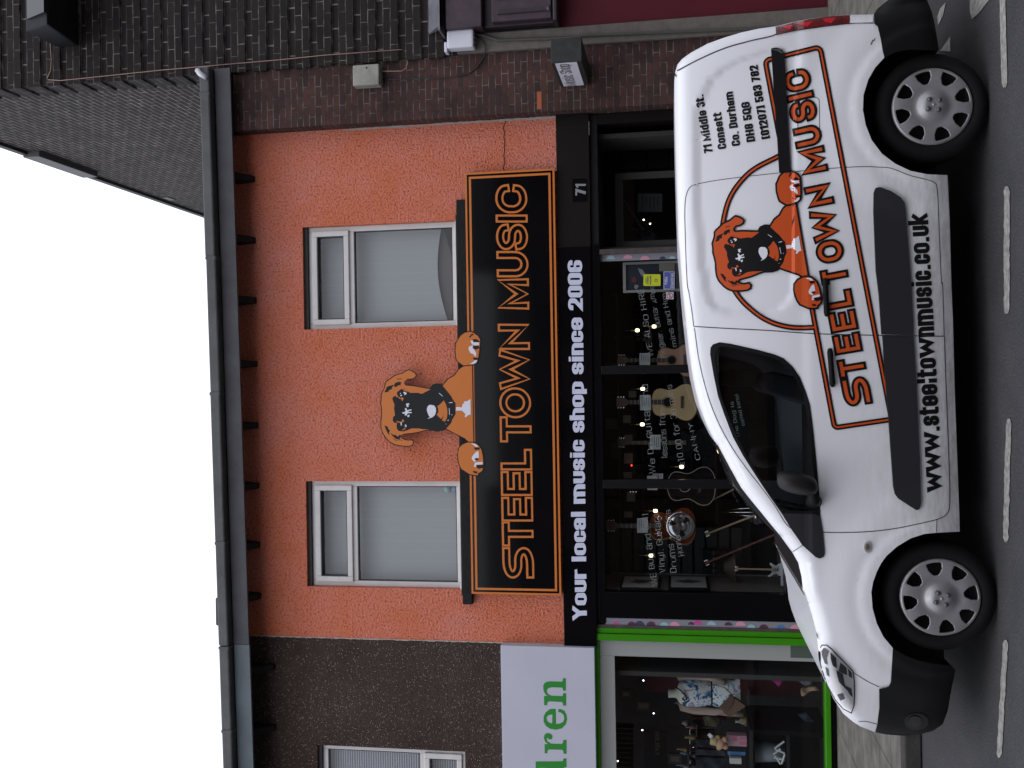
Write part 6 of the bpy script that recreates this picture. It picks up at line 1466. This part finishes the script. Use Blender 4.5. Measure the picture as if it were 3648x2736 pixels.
def _fl():
    n = m_flor.node_tree.nodes; l = m_flor.node_tree.links; b = n['Principled BSDF']; b.inputs['Roughness'].default_value = .8
    t = n.new('ShaderNodeTexCoord'); v = n.new('ShaderNodeTexNoise'); v.inputs['Scale'].default_value = 9; v.inputs['Detail'].default_value = 3; v.inputs['Distortion'].default_value = 1.2; l.new(t.outputs['Object'], v.inputs[0])
    r = ramp(n, [(.36, (.03, .035, .07)), (.42, (.10, .24, .42)), (.47, (.44, .46, .46)), (.55, (.52, .52, .5)), (.62, (.16, .30, .48)), (.68, (.38, .10, .06)), (.74, (.3, .3, .32))]); l.new(v.outputs['Fac'], r.inputs[0]); l.new(r.outputs[0], b.inputs['Base Color'])
_fl()
tors([(985, 486, 100, .62), (1000, 486, 124, .64), (1060, 486, 132, .7), (1150, 488, 126, .7), (1240, 490, 112, .62), (1262, 490, 108, .6), (1300, 492, 122, .66), (1400, 490, 140, .7), (1522, 486, 160, .7)], 'dress', m_flor, amp=.04)
tors([(1255, 490, 112, .64), (1268, 490, 112, .64)], 'belt', m_blkm)
m_bei = mat('beige_knit', (.26, .20, .165), .9, bump=(80, .5))
def zt(pts, r, nm, mt2, Y=MY, par=mt_): return MB().tube([P(*zl(a, b_), Y + dy) for a, b_, dy in pts], [x / 2.602 / 310. for x in r], 12).build(nm, mt2, par, smooth=True)
zt([(955,350,.02),(1000,330,0),(1100,322,-.02),(1250,335,-.06),(1390,395,-.12)], [30, 42, 46, 42, 30], 'cardigan_sleeve', m_bei)
zt([(1000,325,.05),(1150,312,.04),(1300,318,.03),(1545,322,.03)], [30, 28, 30, 28], 'cardigan_front', m_bei)
zt([(930,570,.02),(985,622,0),(1100,650,-.02),(1300,668,-.05),(1420,640,-.12)], [28, 36, 36, 32, 24], 'cardigan_sleeve', m_bei)
zt([(1000,610,.04),(1200,655,.04),(1400,675,.03),(1555,690,.03)], [20, 26, 28, 26], 'cardigan_front', m_bei)
bd = MB()
for k, (a, b_) in enumerate([(940,440),(950,452),(965,462),(978,470),(988,485),(1000,495),(1012,505),(1022,518),(1030,535),(1028,550),(1012,558),(1000,552),(996,540)]):
    bd.lathe(P(*zl(a, b_), MY - .115 - .002 * k), [(0, -.010), (.009, -.005), (.011, 0), (.009, .005), (0, .010)], 'y', 10)
bd.build('bead_necklace', m_blkg, mt_, smooth=True)
hb = empty('handbag', P(*zl(1460, 610), .4), 'brown suede handbag hanging at the mannequin hip', 'handbag'); m_sue = mat('brown_suede', (.09, .05, .035), .9, bump=(60, .5))
flat('body', [rp(zl, [(1340,612),(1375,575),(1440,508),(1500,540),(1570,590),(1560,610),(1500,640),(1470,672),(1425,697),(1380,660)])], plane_map(.42), m_sue, hb, thick=.07)
flat('flap', [rp(zl, [(1345,612),(1440,512),(1468,530),(1450,610),(1400,655)])], plane_map(.345), mat('brown_suede_dark', (.065, .035, .025), .9), hb, thick=.008)
MB().tube([P(*zl(a, b_), .46) for a, b_ in ((1230,425),(1300,415),(1380,440),(1450,505))], .006, 6).build('strap', m_sue, hb)
def cloth(nm, pts, Y, mt2, lab, cat, dep=.05, wr=.03):
    t_ = flat(nm, [rp(zl, pts)], lambda x, y, l=0: P(x, y, Y + wr * math.sin(x * .11) * math.cos(y * .09)), mt2, None, cut=10, thick=dep); 
    for p in t_.data.polygons: p.use_smooth = True
    tag(t_, lab, cat); return t_
cloth('strappy_top', [(1580,180),(1640,178),(1700,225),(1780,300),(1860,335),(1932,352),(1910,390),(1885,430),(1830,380),(1750,310),(1690,262)], .9, mat('bright_pink_cloth', (.50, .015, .22), .6), 'bright pink strappy top hanging near the red backdrop', 'top', .02)
cloth('fabric_bag', [(1868,240),(1900,200),(1960,188),(2050,200),(2120,250),(2100,300),(2055,350),(2000,320),(1940,285)], .8, mat('yellow_white_stripe', (.30, .24, .13), .8, var=(7, .3, (.42, .42, .38))), 'yellow and white striped fabric bag low in the charity window', 'bag', .06)
cloth('fabric_bag', [(2060,680),(2140,672),(2180,720),(2230,760),(2240,800),(2190,800),(2110,730)], .8, mat('denim_cloth', (.04, .07, .12), .9, var=(8, .4)), 'blue denim bag lying beneath the mannequin', 'bag', .06)
cloth('hat', [(2085,455),(2110,430),(2180,418),(2230,418),(2260,450),(2180,452),(2140,470),(2110,500),(2088,500)], .7, mat('tan_hat', (.26, .17, .11), .8), 'tan sunhat on a small stand low in the window', 'hat', .08)
cloth('hanging_clothes', [(850,170),(1080,170),(1100,240),(1060,300),(1090,345),(850,345),(830,260)], 1.2, mat('plum_cloth', (.07, .03, .045), .9, var=(6, .5)), 'plum coloured garment hanging before the red backdrop', 'garment', .03)
cloth('hanging_clothes', [(1200,180),(1400,180),(1402,240),(1330,250),(1250,215)], 1.15, mat('khaki_cloth', (.09, .075, .05), .9, var=(6, .4)), 'khaki garment hanging beside the plum one', 'garment', .03)
for k, (y0, y1, cc_) in enumerate(((905, 985, (.02,.025,.035)), (1000, 1060, (.05,.055,.07)), (1070, 1187, (.03,.04,.055)))):
    cloth('folded_clothes', [(1110,y0),(1380,y0+12),(1395,y1),(1120,y1 - 8)], 1.1, mat('dark_cloth_%s' % 'abc'[k], cc_, .9, var=(9, .6)), 'dark folded clothes on the rail, ' + ['right', 'middle', 'left'][k] + ' bundle of three', 'clothes', .05)
q0, q1 = P(*zl(1590, 990), .6), P(*zl(1405, 884), .6)
tb = empty('toy_box', (q0.x, .6, q0.z), 'pink and white boxed toy on the display bench', 'box'); MB().box(q0.x, q1.x, .6, .72, q0.z, q1.z).build('box', mat('toy_box_pink', (.34, .22, .26), .5), tb, bevel=.004)
flat('window_print', [rp(zl, [(1455,890),(1500,890),(1500,935),(1455,935)]), rp(zl, [(1520,900),(1580,900),(1580,930),(1520,930)]), rp(zl, [(1520,942),(1580,942),(1580,975),(1520,975)])], plane_map(.597), mat('toy_pink', (.42, .10, .17), .5), tb)
td = empty('teddy_bear', P(*zl(1400, 940), .55), 'cream and yellow teddy bear with a white tag beside the pink toy box', 'teddy bear'); m_ted = mat('teddy_fur', (.42, .33, .17), 1., bump=(120, .8), var=(20, .3)); m_ted2 = mat('teddy_peach', (.42, .24, .17), 1., bump=(120, .8))
for a, b_, r_, nm, mt2 in ((1290, 935, .052, 'head', m_ted), (1345, 960, .058, 'body', m_ted2), (1265, 900, .02, 'ear', m_ted), (1262, 958, .02, 'ear', m_ted), (1390, 985, .035, 'leg', m_ted2), (1385, 925, .034, 'leg', m_ted2), (1330, 1000, .028, 'arm', m_ted), (1320, 905, .028, 'arm', m_ted)):
    c = P(*zl(a, b_), .52); MB().lathe(c, [(r_ * math.sin(k * math.pi / 8), -r_ * math.cos(k * math.pi / 8)) for k in range(9)], 'z', 14).build(nm, mt2, td, smooth=True)
flat('tag', [rp(zl, [(1222,880),(1245,862),(1275,890),(1250,915)])], plane_map(.46), mat('bright_card', (.48, .50, .54), .6), td)
for (x0, x1, y0, y1, cc_, lb) in ((1430,1540,1095,1152,(.40,.40,.38),'small white boxed item with black print'), (1415,1580,1050,1092,(.06,.16,.34),'small blue box behind the white boxed item')):
    q0, q1 = P(*zl(x1, y1), .62), P(*zl(x0, y0), .62); o = MB().box(q0.x, q1.x, .62 if cc_[0] > .1 else .68, .74, q0.z, q1.z).build('small_box', mat('box_%s' % lb.split()[1], cc_, .5), None, bevel=.003); tag(o, lb, 'box')
bk = empty('basket', P(*zl(1900, 1040), .7), 'pale plastic basket holding white hangers on the black shelf', 'basket')
c = P(*zl(1800, 1040), .75); MB().lathe(c, [(.11, .17), (.115, .17), (.095, -.16), (0, -.165)], 'z', 28).build('bowl', mat('translucent_plastic', (.30, .33, .38), .4), bk, smooth=True)
for k, (p0, p1) in enumerate((((1845,1005),(1935,940)), ((1850,1010),(1940,1050)), ((1832,1060),(1900,1010)), ((1838,1085),(1930,1110)), ((1900,1150),(1850,1070)), ((1910,1150),(1940,1060)))):
    q0, q1 = P(*zl(*p0), .58), P(*zl(*p1), .58); MB().tube([q0, q1], .011, 6).build('hanger', mat('hanger_white', (.50, .53, .53), .4), bk)
sg2 = empty('wall_sign', P(*zl(765, 950), 2.0), 'dim reversed HOLIDAY sign on the back wall of the charity shop', 'sign')
flat_text('lettering', text_polys('HOLIDAY', zl(738, 850), zl(738, 1070), 12, s=.15, gap=.1, up=(1, 0)), plane_map(2.0), mat('dull_gold', (.13, .11, .07), .6), sg2)
MB().box(P(*zl(700, 1187), 2.05).x, P(*zl(700, 840), 2.05).x, 2.04, 2.06, P(*zl(850, 1000), 2.05).z, P(*zl(640, 1000), 2.05).z).build('panel', m_int, sg2)
# more stock: rail of garments, ornaments and framed prints at the back
rnd = random.Random(11)
gcols = [(.10,.02,.03),(.03,.05,.10),(.12,.11,.10),(.02,.02,.025),(.16,.10,.05),(.05,.08,.05),(.14,.05,.09),(.07,.07,.08)]
for k in range(12):
    a0 = 700 + k * 42; w_ = rnd.uniform(26, 40); l0 = rnd.uniform(1060, 1090); l1 = l0 + rnd.uniform(180, 330)
    o = flat('hanging_garment', [rp(zl, [(l0, a0 + w_ * .35), (l0 + 14, a0 + w_ * .1), (l0 + 40, a0), (l1, a0 - 2), (l1 + 4, a0 + w_), (l0 + 40, a0 + w_), (l0 + 14, a0 + w_ * .9), (l0, a0 + w_ * .65)])],
             lambda x, y, l=0: P(x, y, 1.42 + .02 * math.sin(y * 1.1) + .01 * math.sin(x * .15)), mat('garment_%d' % (k % 8), gcols[k % 8], .9, var=(9, .4)), None, cut=8, thick=.04)
    for p_ in o.data.polygons: p_.use_smooth = True
    tag(o, 'dim garment hanging on the rail at the back of the charity shop', 'garment', 'garments on the back rail')
o = MB().tube([P(*zl(1062, 690), 1.42), P(*zl(1062, 1250), 1.42)], .012, 8).build('clothes_rail', m_chrome, None, smooth=True); tag(o, 'thin chrome rail holding the garments at the back of the charity shop', 'rail')
for k in range(14):
    lv = [(1118, 1.35), (1038, 1.35), (1598, .95)][k % 3]; yy = rnd.uniform(720, 1180) if lv[0] != 1598 else rnd.uniform(730, 860)
    c = P(*zl(lv[0], yy), lv[1]); h_ = rnd.uniform(.06, .15); r0 = rnd.uniform(.025, .045)
    o = MB().lathe(c, [(0, 0), (r0 * .7, 0), (r0, h_ * .35), (r0 * .45, h_ * .75), (r0 * .6, h_), (0, h_)], 'z', 14).build('ornament', mat('ornament_%d' % (k % 5), [(.25,.24,.2),(.1,.16,.22),(.2,.08,.05),(.28,.22,.08),(.12,.12,.13)][k % 5], .35), None, smooth=True)
    tag(o, 'dim vase on the charity shop shelves', 'ornament', 'ornaments on the charity shop shelves')
for k, (u0, v0, u1, v1) in enumerate(((560, 560, 700, 660), (860, 1050, 985, 1150), (420, 460, 520, 540), (700, 880, 730, 960))):
    q0, q1 = P(*zl(u1, v1), 2.3), P(*zl(u0, v0), 2.3); t = empty('framed_print', P(*zl((u0 + u1) / 2, (v0 + v1) / 2), 2.3), 'dim framed print, ' + ['above the mannequin neck', 'near the left picture edge', 'topmost on the back wall', 'smallest, above the HOLIDAY sign'][k], 'picture')
    MB().box(q0.x, q1.x, 2.3, 2.33, q0.z, q1.z).build('frame', m_rim, t, bevel=.004); MB().box(q0.x + .03, q1.x - .03, 2.295, 2.3, q0.z + .03, q1.z - .03).build('print', m_cardd, t)
cloth('handbag', [(1180,700),(1225,690),(1330,705),(1352,745),(1300,790),(1200,780)], 1.0, mat('olive_bag', (.07,.065,.03), .8, var=(9,.5)), 'olive green soft handbag hanging left of the mannequin', 'handbag', .05)
cloth('handbag', [(1700,150),(1760,150),(1840,170),(1860,230),(1800,262),(1720,235)], 1.0, mat('scarlet_cloth', (.30,.02,.03), .8), 'small scarlet bag tucked against the red backdrop', 'handbag', .05)
cloth('fabric_bag', [(2085,300),(2150,290),(2190,340),(2180,400),(2120,410),(2070,370)], .9, mat('navy_striped_bag', (.05,.07,.14), .8, var=(22,.3,(.25,.25,.27))), 'navy and white patterned bag above the tan hat', 'bag', .06)
for k, (a, b_) in enumerate(((630,375),(725,680),(620,835),(392,1122),(1095,1000),(1098,1062),(2165,948))):
    c = P(*zl(a, b_), 1.6); o = MB().lathe(c, [(0, -.013), (.011, 0), (0, .013)], 'z', 10).build('spotlight', m_bulb if k > 9 else mat('cool_spot', (.8, .8, .85), .3, emit=((.85, .9, 1), 5.0)), None, smooth=True)
    tag(o, 'tiny cool spotlight shining inside the charity shop', 'light', 'spotlights in the charity shop')

for o in bpy.data.objects:
    if '_w' in o: del o['_w']
